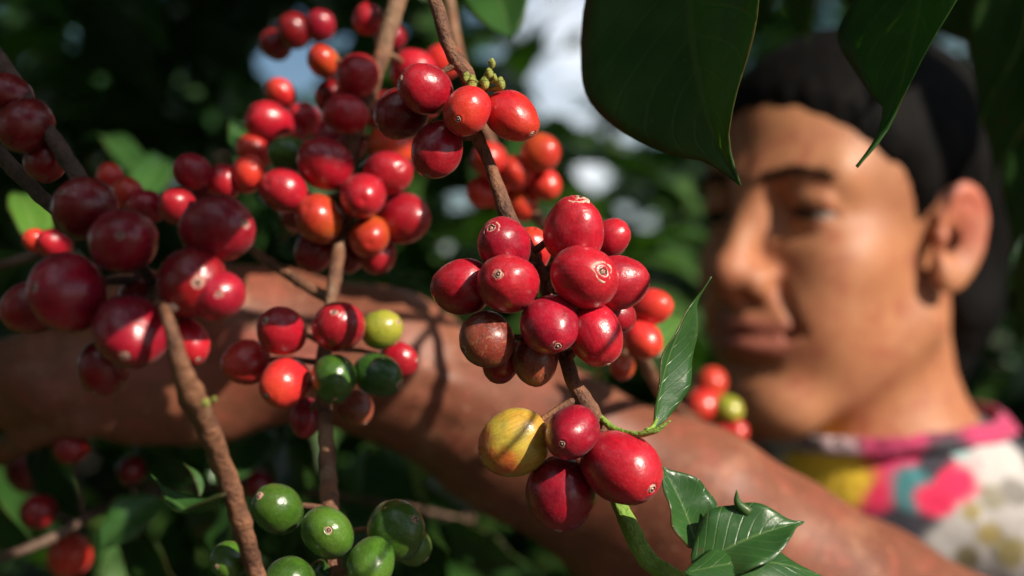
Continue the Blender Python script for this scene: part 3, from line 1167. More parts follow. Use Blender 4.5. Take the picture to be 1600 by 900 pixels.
def person():
    base = (BC[0] / 1000, BC[1] / 1000, 0.0)
    t = thing("person", "person with black hair in a colourful blouse, reaching an arm across behind the coffee fruit", "person", base)
    off = np.array(base)
    V, Q = surface_net(body_sdf, (-330, 440, 690), (560, 1080, 1640), 2.4)
    V = smooth_verts(V, Q, 1, 0.4)
    me = mesh_arrays("body", V / 1000 - off, Q, SKIN)
    q = to_head(V)
    ay = np.abs(q[:, 1])
    zc = q[:, 2] + 63.2 + 0.0022 * ay ** 2
    lip = np.clip(1.25 - np.maximum(np.abs(zc + 1) / 9.0, ay / 27.0), 0, 1) * 3
    lip = np.clip(lip, 0, 1) * (q[:, 0] > 70) * (np.abs(q[:, 2]) < 90)
    ear = np.clip((ay - 70) / 8, 0, 1) * np.clip((q[:, 2] + 30) / 20, 0, 1) * (np.abs(q[:, 2]) < 60) * (np.abs(q[:, 0] + 3) < 35)
    nose = np.clip(1 - np.linalg.norm((q - np.array((105, 0, -34))) / 20, axis=1), 0, 1) * 0.5
    dt = torso_sdf(V)
    arm = np.clip((dt - 8) / 40, 0, 1) * (np.linalg.norm(q - np.array((0, 0, -10)), axis=1) > 150)
    for nm, a in (("lip", lip), ("ear_glow_flush", np.maximum(ear, nose)), ("arm_tone", arm)):
        at = me.attributes.new(nm, 'FLOAT', 'POINT')
        at.data.foreach_set("value", a.astype(np.float32))
    body = link("body", me, t)

    # ---- eyes
    for s in (1, -1):
        c = from_head(np.array([69, 32 * s, 0.0]))
        bm = bmesh.new()
        bmesh.ops.create_uvsphere(bm, u_segments=28, v_segments=18, radius=0.0122)
        em = bpy.data.meshes.new("eyeball")
        bm.to_mesh(em)
        bm.free()
        em.polygons.foreach_set("use_smooth", np.ones(len(em.polygons), bool))
        m, nt, nd, lk = new_mat("eye")
        tc = N(nt, "ShaderNodeTexCoord")
        sep = N(nt, "ShaderNodeSeparateXYZ")
        lk.new(tc.outputs["Object"], sep.inputs[0])
        cc = ramp(nt, mth(nt, 'MULTIPLY', sep.outputs[2], 1 / 0.0122),
                  [(0.0, (0.32, 0.27, 0.24)), (0.80, (0.32, 0.27, 0.24)), (0.83, (0.03, 0.015, 0.01)), (0.975, (0.03, 0.016, 0.01)), (0.985, (0.004, 0.004, 0.004))])
        p = principled(nt, **{"Base Color": cc, "Roughness": 0.12})
        finish(nt, p.outputs[0])
        em.materials.append(m)
        e = link("eye", em, t)
        look = Vector(from_head(np.array([100, (-14 if s > 0 else -14) + (8 if s > 0 else -8) * 0.2 + 2, -30.0])) - from_head(np.array([0, 0, 0.0])))
        e.rotation_mode = 'QUATERNION'
        e.rotation_quaternion = look.to_track_quat('Z', 'Y')
        e.location = Vector(c / 1000 - off)

    # ---- hair mass
    def hair_sdf(p):
        q = to_head(p)
        x, y, z = q[:, 0], q[:, 1], q[:, 2]
        d = ell(q, (-12, 0, 29), (97, 80, 78))
        d = smin(d, ell(q, (12, 0, 30), (72, 69, 63)), 20)
        d = d - 1.3 * np.sin(x * 0.9 + 5 * np.sin(z * 0.05)) * np.sin(z * 0.11 + y * 0.4)
        line = np.interp(x, [-44, -16, -8, 14, 21, 26, 35, 50, 64, 80, 100], [-400, -400, 16, 14, -8, -14, 14, 26, 40, 52, 60])
        line = line + 2.0 * np.sin(x * 0.55 + y * 0.45) + 1.4 * np.sin(x * 1.3 - y * 0.9)
        d = d + 4.5 * (1 - np.clip((z - line) / 16.0, 0, 1)) * (x > -8)
        cut = (line - z) * 0.75
        cut = np.minimum(cut, 40)
        d = smax(d, cut, 5)
        d = smin(d, chain(q, [(-66, 0, 10), (-62, 6, -45), (-50, 10, -85)], (48, 38, 22), 20), 24)
        d = smin(d, chain(q, [(-58, 44, 0), (-48, 44, -50), (-42, 40, -84)], (24, 18, 10), 16), 14)
        return d - 0.9 * np.sin(x * 0.9 + y * 0.7 + 4 * np.sin(z * 0.04)) * (z < 0)
    Vh, Qh = surface_net(hair_sdf, HC + np.array([-140, -140, -260]), HC + np.array([170, 170, 140]), 3.0)
    Vh, Qh = largest_piece(Vh, Qh)
    Vh = smooth_verts(Vh, Qh, 1, 0.4)
    hm = link("hair", mesh_arrays("hair", Vh / 1000 - off, Qh, HAIR), t)
    # fine loose strands along the hairline
    rng = np.random.default_rng(5)
    st = []
    for i in range(700):
        side = 1 if rng.random() < 0.8 else -1
        x0 = rng.uniform(15, 62)
        ln = np.interp(x0, [14, 21, 26, 35, 50, 64, 80, 100], [16, -8, -14, 14, 26, 40, 52, 60]) - rng.uniform(-2, 9)
        pts = []
        for k in range(5):
            u = k / 4
            x = x0 - 34 * u
            z = ln + 16 * u * (1 - 0.3 * u) + rng.uniform(-1.2, 1.2)
            yy = np.linspace(30, 90, 61)
            cand = np.stack([np.full(61, x), yy * 1.0, np.full(61, z)], 1)
            if z > 45:
                yy = np.linspace(0, 90, 91)
                cand = np.stack([np.full(91, x), yy, np.full(91, z)], 1)
            dd = np.minimum(ell(cand, (-10, 0, 27), (93, 73, 72)), ell(cand, (14, 0, 22), (70, 62, 62)))
            j = int(np.argmin(np.abs(dd)))
            pts.append(Vector(from_head(np.array([x, side * (cand[j, 1] + 1 + 5 * u), z])) / 1000))
        st.append(tube(pts, [0.00012, 0.0003, 0.0004, 0.0004, 0.0002], 4, 0, step=2))
    Vs, Fs = join(st)
    child_mesh("hair_strands", np.array(Vs), Fs, HAIR, t)["kind"] = "stuff"
    # eyebrows
    for s in (1, -1):
        st = []
        for i in range(170):
            u = rng.random()
            yy = 10 + 36 * u + rng.normal(0, 0.6)
            zz = 15 + 8 * math.sin(u * 2.2) - 4 * u + rng.normal(0, 1.7) * (1 - 0.6 * u)
            xs = np.linspace(50, 105, 111)
            cand = np.stack([xs, np.full(111, yy), np.full(111, zz)], 1)
            j = int(np.argmin(np.abs(head_sdf(cand))))
            a = np.array([xs[j] + 0.3, s * yy, zz])
            b = a + np.array([-0.8 - 1.5 * u, s * 4.5, 3.2 - 4.2 * u])
            b[0] += 1.0
            A, B_ = Vector(from_head(a) / 1000), Vector(from_head(b) / 1000)
            st.append(tube([A, (A + B_) / 2, B_], [0.0003, 0.00028, 0.0001], 4, 0, step=2))
        Vs, Fs = join(st)
        child_mesh("eyebrow", np.array(Vs), Fs, HAIR, t)

    # ---- blouse
    def blouse_sdf(p):
        ax = (ARM[1] - SL) / np.linalg.norm(ARM[1] - SL)
        sleeve = smax(chain(p, ARM[:2], ARM_R[:2], 10), (p - SL) @ ax - 78, 5)
        d = smin(torso_sdf(p), sleeve, 26)
        d = smin(d, chain(p, RARM[:2], (48, 40), 16), 26)
        wr = 3.6 * np.sin(p[:, 0] * 0.055 + 2.0 * np.sin(p[:, 2] * 0.03)) * np.sin(p[:, 2] * 0.045 + p[:, 1] * 0.03)
        d = d - 9 - wr
        nk = p - HC
        top = (p[:, 2] - (1372 + 0.10 * (nk @ Fd) * -1.0))
        d = smax(d, top, 6)
        d = smax(d, 800 - p[:, 2], 4)
        return d
    Vb, Qb = surface_net(blouse_sdf, (-10, 560, 770), (520, 1080, 1420), 4.0)
    Vb = smooth_verts(Vb, Qb, 1, 0.5)
    bx = 800 + Vb[:, 0] / Vb[:, 1] / KPX
    by = 450 - (Vb[:, 2] - EYE.z * 1000) / Vb[:, 1] / KPX

    def lw(px, py, d):
        """the place on the cloth that shows at this spot of the photograph"""
        k = np.hypot(bx - px, by - py)
        c = np.where(k < 14)[0]
        if len(c) == 0:
            c = np.array([int(np.argmin(k))])
        return tuple(Vb[c[np.argmin(Vb[c, 1])]] / 1000 - off)
    pink, hot, yel, teal, whi, dk = (0.72, 0.03, 0.14), (0.80, 0.02, 0.10), (0.85, 0.55, 0.03), (0.05, 0.22, 0.24), (0.50, 0.47, 0.45), (0.012, 0.014, 0.02)
    patches = [(lw(1235, 715, .75), 0.022, (0.55, 0.50, 0.52)), (lw(1300, 690, .75), 0.016, (0.6, 0.25, 0.30)),
               (lw(1345, 745, .73), 0.024, hot), (lw(1400, 695, .73), 0.014, pink), (lw(1275, 745, .74), 0.027, yel),
               (lw(1425, 760, .71), 0.016, teal), (lw(1490, 748, .70), 0.016, hot), (lw(1455, 775, .70), 0.014, hot), (lw(1520, 722, .71), 0.012, pink),
               (lw(1495, 700, .72), 0.007, (0.3, 0.5, 0.5)),
               (lw(1560, 690, .72), 0.016, whi), (lw(1560, 800, .69), 0.040, whi), (lw(1500, 840, .68), 0.022, whi),
               (lw(1535, 830, .68), 0.009, (0.35, 0.27, 0.10)), (lw(1510, 790, .69), 0.006, (0.4, 0.32, 0.14)), (lw(1575, 850, .68), 0.01, (0.3, 0.25, 0.1)), (lw(1545, 770, .7), 0.008, (0.3, 0.27, 0.2)), (lw(1590, 760, .7), 0.009, (0.22, 0.2, 0.18)), (lw(1500, 870, .7), 0.008, (0.2, 0.16, 0.08)), (lw(1490, 745, .70), 0.013, hot), (lw(1460, 775, .70), 0.011, hot)]
    link("blouse", mesh_arrays("blouse", Vb / 1000 - off, Qb, cloth_mat("blouse_cloth", ((0.02, 0.02, 0.03), (0.035, 0.03, 0.045)), patches)), t)

    def collar_sdf(p):
        d = np.abs(torso_sdf(p) - 10.5) - 1.8
        top = 1372 - 0.10 * ((p - HC) @ Fd)
        return smax(smax(d, p[:, 2] - top - 5, 3), top - 8 - p[:, 2], 3)
    Vc, Qc = surface_net(collar_sdf, (80, 660, 1320), (380, 980, 1400), 3.0)
    Vc, Qc = largest_piece(Vc, Qc)
    Vc = smooth_verts(Vc, Qc, 1, 0.5)
    link("collar", mesh_arrays("collar", Vc / 1000 - off, Qc, cloth_mat("collar_cloth", ((0.30, 0.02, 0.075), (0.55, 0.035, 0.13)), [(lw(1235, 712, .75), 0.03, (0.42, 0.38, 0.40)), (lw(1300, 705, .75), 0.016, (0.55, 0.40, 0.42)), (lw(1475, 712, .75), 0.02, (0.03, 0.03, 0.04))])), t)
    for s in (1, -1):
        pts = []
        for k in range(9):
            u = -1 + 2 * k / 8
            dr = np.array([math.sqrt(max(0.05, 1 - (u * 0.82) ** 2)), u * 0.86, (-1.6 - 1.2 * u + 2.3 * (1 - u * u)) / 13.6])
            dr /= np.linalg.norm(dr)
            c = np.array([69, 32, 0]) + dr * 14.6
            pts.append(Vector(from_head(c * np.array([1, s, 1])) / 1000))
        V, F = tube(pts, [.0003, .0005, .0007, .0008, .0008, .0008, .0008, .0007, .0004], 6, 0.5, 3, 900, 4)
        child_mesh("eyelashes", V, F, HAIR, t)
    # short dark hair on the forearm
    st = []
    for i in range(420):
        u = rng.uniform(0.12, 0.95)
        k = min(int(u * 5), 4)
        f = u * 5 - k
        a0, a1 = ARM[2 + k], ARM[3 + k]
        r0 = ARM_R[2 + k] + (ARM_R[3 + k] - ARM_R[2 + k]) * f
        cc = a0 + (a1 - a0) * f
        an = rng.uniform(-1.2, 1.7)
        dv = np.array([0.0, -math.cos(an), math.sin(an)])
        rr = np.linspace(r0 - 8, r0 + 14, 45)
        dd = arms_sdf(cc + rr[:, None] * dv)
        pt = cc + dv * (rr[int(np.argmin(np.abs(dd)))] - 0.3)
        tp = pt + np.array([-5.0, 0, rng.uniform(-2.5, 0.5)]) + dv * 1.4
        A_, B_ = Vector(pt / 1000), Vector(tp / 1000)
        st.append(tube([A_, (A_ + B_) / 2 + Vector(dv) * 0.0003, B_], [0.00010, 0.00009, 0.00003], 3 + 1, 0, step=2))
    Vs, Fs = join(st)
    child_mesh("arm_hair", np.array(Vs), Fs, HAIR, t)["kind"] = "stuff"

    # ---- trousers down to the ground
    def tr_sdf(p):
        c = np.array([BC[0], BC[1], 0])
        rel = p - c
        s = rel @ SAX
        f = rel @ np.array([-SAX[1], SAX[0], 0])
        q = np.stack([s, f, rel[:, 2]], 1)
        d = ell(q, (0, 0, 800), (180, 128, 125))
        for k in (1, -1):
            d = smin(d, chain(q, [(k * 85, 0, 790), (k * 95, 8, 430), (k * 100, -10, 45)], (92, 68, 52), 30), 40)
            d = smin(d, cap(q, (k * 100, -10, 35), (k * 105, 120, 30), 38, 32), 20)
        d = d - 3 * np.sin(q[:, 2] * 0.05 + q[:, 0] * 0.03)
        return smax(d, -p[:, 2] - 2, 4)
    Vt, Qt = surface_net(tr_sdf, (-60, 560, -20), (560, 1120, 960), 9.0)
    link("trousers", mesh_arrays("trousers", Vt / 1000 - off, Qt, cloth_mat("trouser_cloth", ((0.03, 0.035, 0.05), (0.045, 0.05, 0.07)), [])), t)


person()

# ------------------------------------------------------------------ coffee branch in focus
GRP = "coffee branches bearing fruit"


def woody(branch, name, pts, rad, mat=BARK, seg=14, rough=0.22, extra=(), seed=0, freq=330.0, ridge=0.0):
    parts = [tube(pts, rad, seg, rough, seed, freq, 9, ridge)] + list(extra)
    V, F = join(parts)
    return child_mesh(name, V, F, mat, branch)


def px_r(px, d):
    return px * KPX * d


A = thing("coffee_branch", "sharp coffee branch hanging in the middle with plump crimson cherries and curled leaves", "coffee branch", P(680, -60, .385), GRP)
cs = []
D = .372
cs.append(cherry(A, 897, 360, 47, D + .002, 'red', (0.08, 0.93, 0.36), calyx=1.0))
cs.append(cherry(A, 789, 385, 41, D + .003, 'crimson', (-0.42, 0.55, 0.72), calyx=0.95))
cs.append(cherry(A, 722, 448, 43, D + .004, 'red', (-0.85, -0.1, 0.1)))
cs.append(cherry(A, 794, 443, 46, D - .004, 'red', (-0.28, 0.26, 0.92)))
cs.append(cherry(A, 914, 433, 50, D - .005, 'red', (0.50, 0.16, 0.85), calyx=0.92))
cs.append(cherry(A, 966, 442, 42, D + .004, 'red', (0.9, 0.1, 0.0)))
cs.append(cherry(A, 953, 374, 29, D + .022, 'red', (0.5, 0.5, 0.3), calyx=False))
cs.append(cherry(A, 859, 508, 45, D - .005, 'crimson', (0.22, -0.62, 0.76), calyx=0.7))
cs.append(cherry(A, 930, 523, 43, D - .001, 'red', (0.35, -0.85, 0.25)))
cs.append(cherry(A, 760, 531, 41, D, 'brown', (-0.75, -0.3, 0.5), label="brownish withering cherry with dark scars"))
cs.append(cherry(A, 836, 563, 36, D + .006, 'brown', (0.1, -0.8, 0.3), calyx=False))
cs.append(cherry(A, 785, 562, 31, D + .012, 'dark', (-0.3, -0.8, 0.1), calyx=False))
cs.append(cherry(A, 962, 492, 30, D + .016, 'red', (0.6, -0.3, 0.1), calyx=False))
cs.append(cherry(A, 828, 392, 32, D + .022, 'scarlet', (0.1, 0.7, 0.3), calyx=False))
cs.append(cherry(A, 803, 692, 51, D + .001, 'yellow', (-0.86, -0.42, 0.25), label="yellow half ripe cherry with an orange flank", el=1.2))
cs.append(cherry(A, 893, 677, 43, D - .006, 'crimson', (-0.32, -0.22, 0.9)))
cs.append(cherry(A, 970, 730, 57, D - .004, 'red', (0.62, -0.38, 0.66)))
cs.append(cherry(A, 878, 771, 54, D + .004, 'crimson', (-0.1, -0.85, 0.3)))
cs.append(cherry(A, 664, 139, 38, D + .012, 'red', (-0.7, 0.25, 0.5)))
cs.append(cherry(A, 729, 174, 37, D + .006, 'scarlet', (-0.30, -0.42, 0.85)))
cs.append(cherry(A, 800, 182, 40, D + .012, 'scarlet', (0.66, -0.6, 0.40)))
cs.append(cherry(A, 684, 233, 39, D + .014, 'red', (-0.3, -0.8, 0.3)))
cs.append(cherry(A, 626, 178, 40, D + .024, 'dark', (-0.7, -0.4, 0.3)))
STEM_A = [P(655, -80, .385), P(683, 10, .385), P(702, 75, .385), P(733, 125, .386), P(742, 200, .390), P(768, 265, .388), P(797, 345, .384),
          P(842, 420, .384), P(868, 500, .386), P(893, 590, .378), P(925, 645, .376), P(950, 700, .384)]
woody(A, "twig", STEM_A, [px_r(11, .38), px_r(11, .38), px_r(11.5, .38), px_r(13, .38), px_r(10, .38), px_r(10, .38), px_r(14, .38),
                         px_r(11, .38), px_r(12, .38), px_r(12, .38), px_r(14, .38), px_r(11, .38)],
      extra=stalks(cs, STEM_A))
woody(A, "green_stem", [P(950, 695, .384), P(960, 765, .384), P(985, 825, .380), P(1010, 872, .376), P(1045, 897, .372), P(1100, 925, .36)],
      [px_r(9, .38), px_r(11, .38), px_r(14, .38), px_r(15, .38), px_r(14, .38), px_r(12, .38)], STEM_GREEN, seg=20, rough=0.10, ridge=0.10)
# stipule and curled shoot at the node
woody(A, "shoot", [P(938, 652, .376), P(962, 672, .371), P(995, 679, .366), P(1025, 672, .363), P(1048, 657, .362)],
      [px_r(5, .37), px_r(6, .37), px_r(5, .37), px_r(5, .37), px_r(1, .37)], STEM_GREEN, rough=0.15)
for (bx, by, br) in ((737, 127, 10), (768, 97, 6), (764, 112, 7), (781, 128, 8), (757, 127, 8), (729, 119, 7), (772, 120, 5)):
    c = P(bx, by, .380)
    r_ = px_r(br, .38)
    V, F = tube([P(742, 140, .386), c - Vector((0, 0, r_ * 1.2)), c, c + Vector((0.2 * r_, 0, r_))], [r_ * .4, r_ * .6, r_, r_ * .3], 10, 0.25, bx, 600)
    child_mesh("flower_bud", V, F, BUD, A)
# leaves of this branch
add_leaf(A, P(1022, 668, .372), P(1111, 432, .378), Vector((0.80, -0.45, 0.45)), px_r(84, .375), LEAF, curve=-0.09, fold=0.55, wave=0.05, seed=3, tip=0.3,
         label="upright narrow leaf with a grey sheen")
woody(A, "leaf_stalk", [P(1010, 672, .366), P(1018, 670, .369), P(1026, 655, .372)], [px_r(4, .37), px_r(4, .37), px_r(3, .37)], STEM_GREEN, rough=0.05)
add_leaf(A, P(1088, 856, .368), P(1030, 724, .366), Vector((0.62, -0.75, 0.15)), px_r(100, .37), LEAF, curve=0.06, fold=0.4, wave=0.05, seed=8, tip=0.12,
         label="small upright leaf with a wavy right edge")
add_leaf(A, P(1082, 890, .358), P(1256, 816, .362), Vector((-0.25, -0.72, 0.62)), px_r(125, .36), LEAF, curve=0.10, fold=0.30, wave=0.055, seed=15, tip=0.12,
         label="broad crinkled leaf lying to the right")
add_leaf(A, P(1070, 896, .352), P(1290, 905, .362), Vector((0.1, -0.55, 0.8)), px_r(110, .355), LEAF, curve=0.13, fold=-0.25, wave=0.06, seed=21, tip=0.12,
         label="lower leaf cut by the bottom edge")
V, F = tube([P(1168, 800, .362), P(1153, 785, .361), P(1151, 766, .3605)], [px_r(10, .36), px_r(6, .36), px_r(1, .36)], 8, 0.2, 3)
child_mesh("leaf_spike", V, F, LEAF, A)

# ------------------------------------------------------------------ middle branch
B = thing("coffee_branch", "middle coffee branch with mixed red, orange and green cherries in front of the forearm", "coffee branch", P(640, -60, .48), GRP)
cs = []
for a in [
    (440, 517, 39, .430, 'red', (-0.4, 0.35, 0.75)), (529, 509, 40, .428, 'red', (-0.05, 0.5, 0.8)),
    (384, 566, 37, .440, 'scarlet', (-0.8, -0.2, 0.4)), (446, 598, 39, .430, 'scarlet', (-0.45, -0.35, 0.7)),
    (522, 592, 37, .426, 'green', (0.1, -0.75, 0.55)), (590, 586, 36, .434, 'deepgreen', (0.75, -0.3, 0.4)),
    (597, 515, 33, .442, 'lime', (0.75, 0.35, 0.4)), (624, 563, 29, .452, 'red', (0.8, 0, 0.3)),
    (478, 652, 27, .448, 'crimson', (-0.1, -0.9, 0.1)), (556, 638, 28, .446, 'brown', (0.5, -0.7, 0.3)),
    # green fruit at the foot of the branch
    (433, 795, 40, .402, 'green', (-0.50, 0.55, 0.62)), (512, 832, 41, .392, 'green', (0.15, 0.25, 0.95)),
    (620, 828, 44, .398, 'green', (0.62, 0.42, 0.64)), (580, 880, 38, .388, 'green', (-0.1, -0.45, 0.85)),
    (450, 912, 40, .388, 'green', (-0.5, -0.3, 0.6)), (640, 850, 33, .41, 'green', (0.6, -0.5, 0.2)), (505, 905, 30, .405, 'deepgreen', (0.0, -0.8, 0.4)),
]:
    cs.append(cherry(B, *a))
for a in [
    (558, 119, 32, .475, 'red', (0.1, 0.3, 0.8)), (540, 178, 31, .466, 'red', (-0.4, 0.2, 0.8)), (505, 95, 24, .490, 'orange', (-0.3, 0.4, 0.6)),
    (575, 30, 23, .495, 'red', (0.1, 0.6, 0.4)), (508, 256, 37, .458, 'red', (-0.6, 0.4, 0.6)), (451, 240, 27, .475, 'green', (-0.7, 0.3, 0.5)),
    (443, 297, 33, .455, 'red', (-0.5, 0.2, 0.8)), (498, 342, 36, .455, 'orange', (-0.3, 0.4, 0.8)), (492, 390, 30, .470, 'dark', (-0.2, -0.7, 0.4)),
    (567, 306, 35, .452, 'red', (0.1, -0.2, 0.9)), (606, 270, 35, .460, 'red', (0.5, 0.1, 0.7)), (612, 228, 33, .474, 'orange', (0.4, 0.5, 0.5)),
    (630, 341, 37, .465, 'red', (0.7, -0.1, 0.6)), (577, 370, 31, .458, 'orange', (0.1, -0.3, 0.9)), (587, 393, 31, .470, 'red', (0.3, -0.8, 0.4)),
    (645, 112, 33, .500, 'red', (0.3, 0.4, 0.5)), (690, 98, 26, .51, 'scarlet', (0.6, 0.3, 0.4)), (420, 192, 32, .500, 'red', (-0.6, 0.3, 0.6)),
    (438, 145, 22, .515, 'scarlet', (-0.5, 0.5, 0.4)), (474, 186, 25, .515, 'red', (-0.1, 0.4, 0.7)), (600, 175, 30, .495, 'dark', (0.2, 0.2, 0.6)),
    (460, 48, 24, .53, 'dark', (-0.3, 0.5, 0.4)), (500, 40, 22, .53, 'crimson', (0, 0.6, 0.4)), (520, 215, 28, .49, 'crimson', (0, 0.3, 0.6)),
    (585, 340, 30, .49, 'dark', (0.1, 0, 0.5)), (545, 225, 30, .49, 'dark', (0.1, 0, 0.5)), (470, 330, 30, .485, 'crimson', (-0.3, -0.3, 0.5)), (655, 160, 28, .51, 'red', (0.3, 0, 0.7)),
    (400, 235, 26, .50, 'scarlet', (-0.5, 0.2, 0.6)), (455, 215, 22, .51, 'red', (-0.2, 0.4, 0.6)), (520, 150, 26, .50, 'dark', (-0.2, 0.2, 0.6)), (610, 60, 22, .52, 'crimson', (0.2, 0.3, 0.6)), (430, 70, 22, .54, 'dark', (-0.4, 0.3, 0.6)), (545, 395, 26, .48, 'dark', (0, -0.6, 0.4)),
]:
    a = (a[0], a[1], a[2] * 1.1) + a[3:]
    cs.append(cherry(B, *a, hi=False))
STEM_B = [P(650, -90, .485), P(618, 10, .484), P(595, 90, .482), P(560, 200, .478), P(548, 260, .476), P(540, 330, .468), P(525, 420, .452), P(513, 500, .444),
          P(505, 575, .440), P(507, 650, .434), P(512, 725, .424), P(515, 790, .41), P(520, 870, .405), P(525, 940, .40)]
woody(B, "twig", STEM_B, [px_r(15, .46)] * 2 + [px_r(14, .46), px_r(12, .46), px_r(11, .46), px_r(12, .46), px_r(11, .46), px_r(10, .46), px_r(13, .43), px_r(12, .43),
                         px_r(13, .42), px_r(15, .41), px_r(13, .4), px_r(12, .4)], extra=stalks(cs, STEM_B))
woody(B, "side_twig", [P(520, 470, .45), P(460, 435, .458), P(400, 395, .47), P(360, 360, .48)], [px_r(9, .45), px_r(9, .45), px_r(8, .45), px_r(6, .45)], BARK)

# ------------------------------------------------------------------ near left branch
C = thing("coffee_branch", "blurred near coffee branch at the left with a big shaded bunch of dark cherries", "coffee branch", P(-60, -20, .34), GRP)
cs = []
for a in [
    (132, 325, 50, .312, 'dark', (-0.4, 0.4, 0.7)), (192, 376, 55, .300, 'crimson', (0.2, 0.1, 0.9)), (338, 358, 54, .302, 'crimson', (0.7, 0.1, 0.5)),
    (104, 456, 60, .302, 'crimson', (-0.5, 0.1, 0.8)), (300, 441, 57, .300, 'dark', (0.3, 0.0, 0.8)), (342, 462, 42, .297, 'crimson', (0.2, 0.05, 0.95)),
    (204, 520, 59, .297, 'crimson', (0.1, -0.5, 0.8)), (292, 533, 36, .304, 'red', (0.5, -0.6, 0.5)), (162, 575, 42, .306, 'dark', (-0.2, -0.8, 0.4)),
    (52, 480, 44, .310, 'dark', (-0.8, -0.2, 0.2)), (235, 470, 50, .315, 'dark', (0, 0, 0.8)),
    (357, 876, 30, .330, 'green', (-0.35, -0.1, 0.9)),
]:
    cs.append(cherry(C, a[0], a[1], a[2] * 0.96, a[3] + 0.014, *a[4:]))
for a in [(40, 196, 42, .345, 'dark', (-0.3, -0.4, 0.6)), (72, 250, 34, .35, 'dark', (0, -0.7, 0.5)), (10, 150, 36, .35, 'dark', (-0.5, 0.2, 0.5))]:
    cs.append(cherry(C, *a, hi=False))
STEM_C0 = [P(-120, -60, 0.357), P(0, 95, 0.352), P(45, 165, 0.348), P(105, 250, 0.342), P(170, 350, 0.337), P(235, 440, 0.326), P(255, 480, 0.312), P(261, 495, 0.302)]
STEM_C = [P(235, 440, 0.326), P(252, 475, 0.312), P(264, 505, 0.300), P(282, 570, 0.302), P(298, 615, 0.308),
          P(320, 660, 0.316), P(348, 730, 0.326), P(372, 800, 0.332), P(398, 890, 0.340), P(425, 980, 0.347)]
woody(C, "twig", STEM_C0, [px_r(14, .33)] * 5 + [px_r(12, .31), px_r(10, .3), px_r(8, .29)], BARK_DARK, extra=stalks(cs, STEM_C0, 0.0009))  # darker bark than the lower part: shade painted into the upper twig
woody(C, "twig", STEM_C, [px_r(9, .31), px_r(9, .3), px_r(11, .29), px_r(16, .29), px_r(22, .295), px_r(19, .31), px_r(18, .315), px_r(17, .32), px_r(15, .33), px_r(15, .33)], BARK,
      extra=stalks(cs[6:9] + cs[11:12], STEM_C, 0.0009))
woody(C, "side_twig", [P(-40, 200, .36), P(20, 262, .36), P(75, 318, .355), P(120, 350, .345)], [px_r(13, .36), px_r(13, .36), px_r(11, .36), px_r(8, .36)], BARK_DARK)
add_leaf(C, P(352, 772, .316), P(236, 742, .335), Vector((0.15, -0.45, 0.9)), px_r(62, .33), LEAF, curve=-0.24, fold=0.5, wave=0.03, seed=4, tip=0.2)
add_leaf(C, P(312, 775, .32), P(284, 722, .322), Vector((0.9, -0.3, 0.1)), px_r(22, .32), LEAF, curve=0.12, fold=0.5, wave=0.0, seed=5, tip=0.3, nl=12, nw=6)
for (bx, by, br) in ((322, 630, 7), (334, 624, 5)):
    c = P(bx, by, .30)
    r_ = px_r(br, .3)
    V, F = tube([c + Vector((-r_, 0.002, 0)), c, c + Vector((r_, 0, r_ * .3))], [r_ * .5, r_, r_ * .3], 10, 0.3, bx, 500)
    child_mesh("flower_bud", V, F, BUD, C)

# ------------------------------------------------------------------ branch behind, towards the face
Dn = thing("coffee_branch", "soft coffee branch behind the focused bunch with scarlet cherries beside the face", "coffee branch", P(760, -60, .55), GRP)
cs = []
for a in [
    (765, 250, 31, .52, 'scarlet', (-0.2, 0.2, 0.8)), (845, 239, 31, .515, 'orange', (0.6, -0.1, 0.6)), (808, 270, 30, .52, 'scarlet', (0, 0.2, 0.9)),
    (850, 287, 27, .525, 'scarlet', (0.4, -0.4, 0.6)), (756, 300, 26, .53, 'scarlet', (-0.5, -0.3, 0.5)), (815, 318, 28, .53, 'orange', (0.1, -0.6, 0.6)),
    (790, 305, 26, .54, 'scarlet', (0, -0.3, 0.6)),
    (1017, 480, 32, .48, 'scarlet', (0.6, 0.1, 0.6)), (1004, 531, 32, .478, 'scarlet', (0.4, -0.4, 0.7)), (972, 573, 20, .49, 'orange', (-0.3, -0.6, 0.5)),
    (1111, 600, 27, .69, 'orange', (0.2, 0.4, 0.7)), (1098, 634, 30, .685, 'scarlet', (-0.3, -0.2, 0.8)), (1138, 640, 24, .68, 'lime', (0.4, -0.2, 0.8)),
    (1060, 655, 20, .69, 'red', (-0.5, -0.3, 0.6)), (1122, 686, 25, .68, 'red', (0.1, -0.7, 0.5)), (1150, 672, 18, .69, 'scarlet', (0.4, -0.5, 0.5)),
]:
    cs.append(cherry(Dn, *a, hi=False))
STEM_D = [P(690, -80, .56), P(712, 60, .55), P(745, 170, .54), P(800, 285, .535), P(862, 365, .52), P(930, 440, .50), P(985, 520, .50), P(1020, 590, .54), P(1060, 640, .64), P(1110, 670, .70), P(1160, 720, .74)]
woody(Dn, "twig", STEM_D, [px_r(9, .52)] * 7 + [px_r(11, .52), px_r(9, .6), px_r(6, .68), px_r(4, .7)], extra=stalks(cs, STEM_D))
add_leaf(Dn, P(1000, 560, .52), P(1075, 500, .56), Vector((0.3, -0.7, 0.5)), px_r(60, .5), LEAF_FRESH, curve=0.1, seed=9)
add_leaf(Dn, P(985, 540, .53), P(925, 600, .55), Vector((-0.2, -0.8, 0.5)), px_r(60, .5), LEAF_FRESH, curve=0.1, seed=10)
add_leaf(Dn, P(800, 60, .55), P(760, -60, .60), Vector((-0.2, -0.8, 0.5)), px_r(120, .5), LEAF, curve=0.1, seed=12)

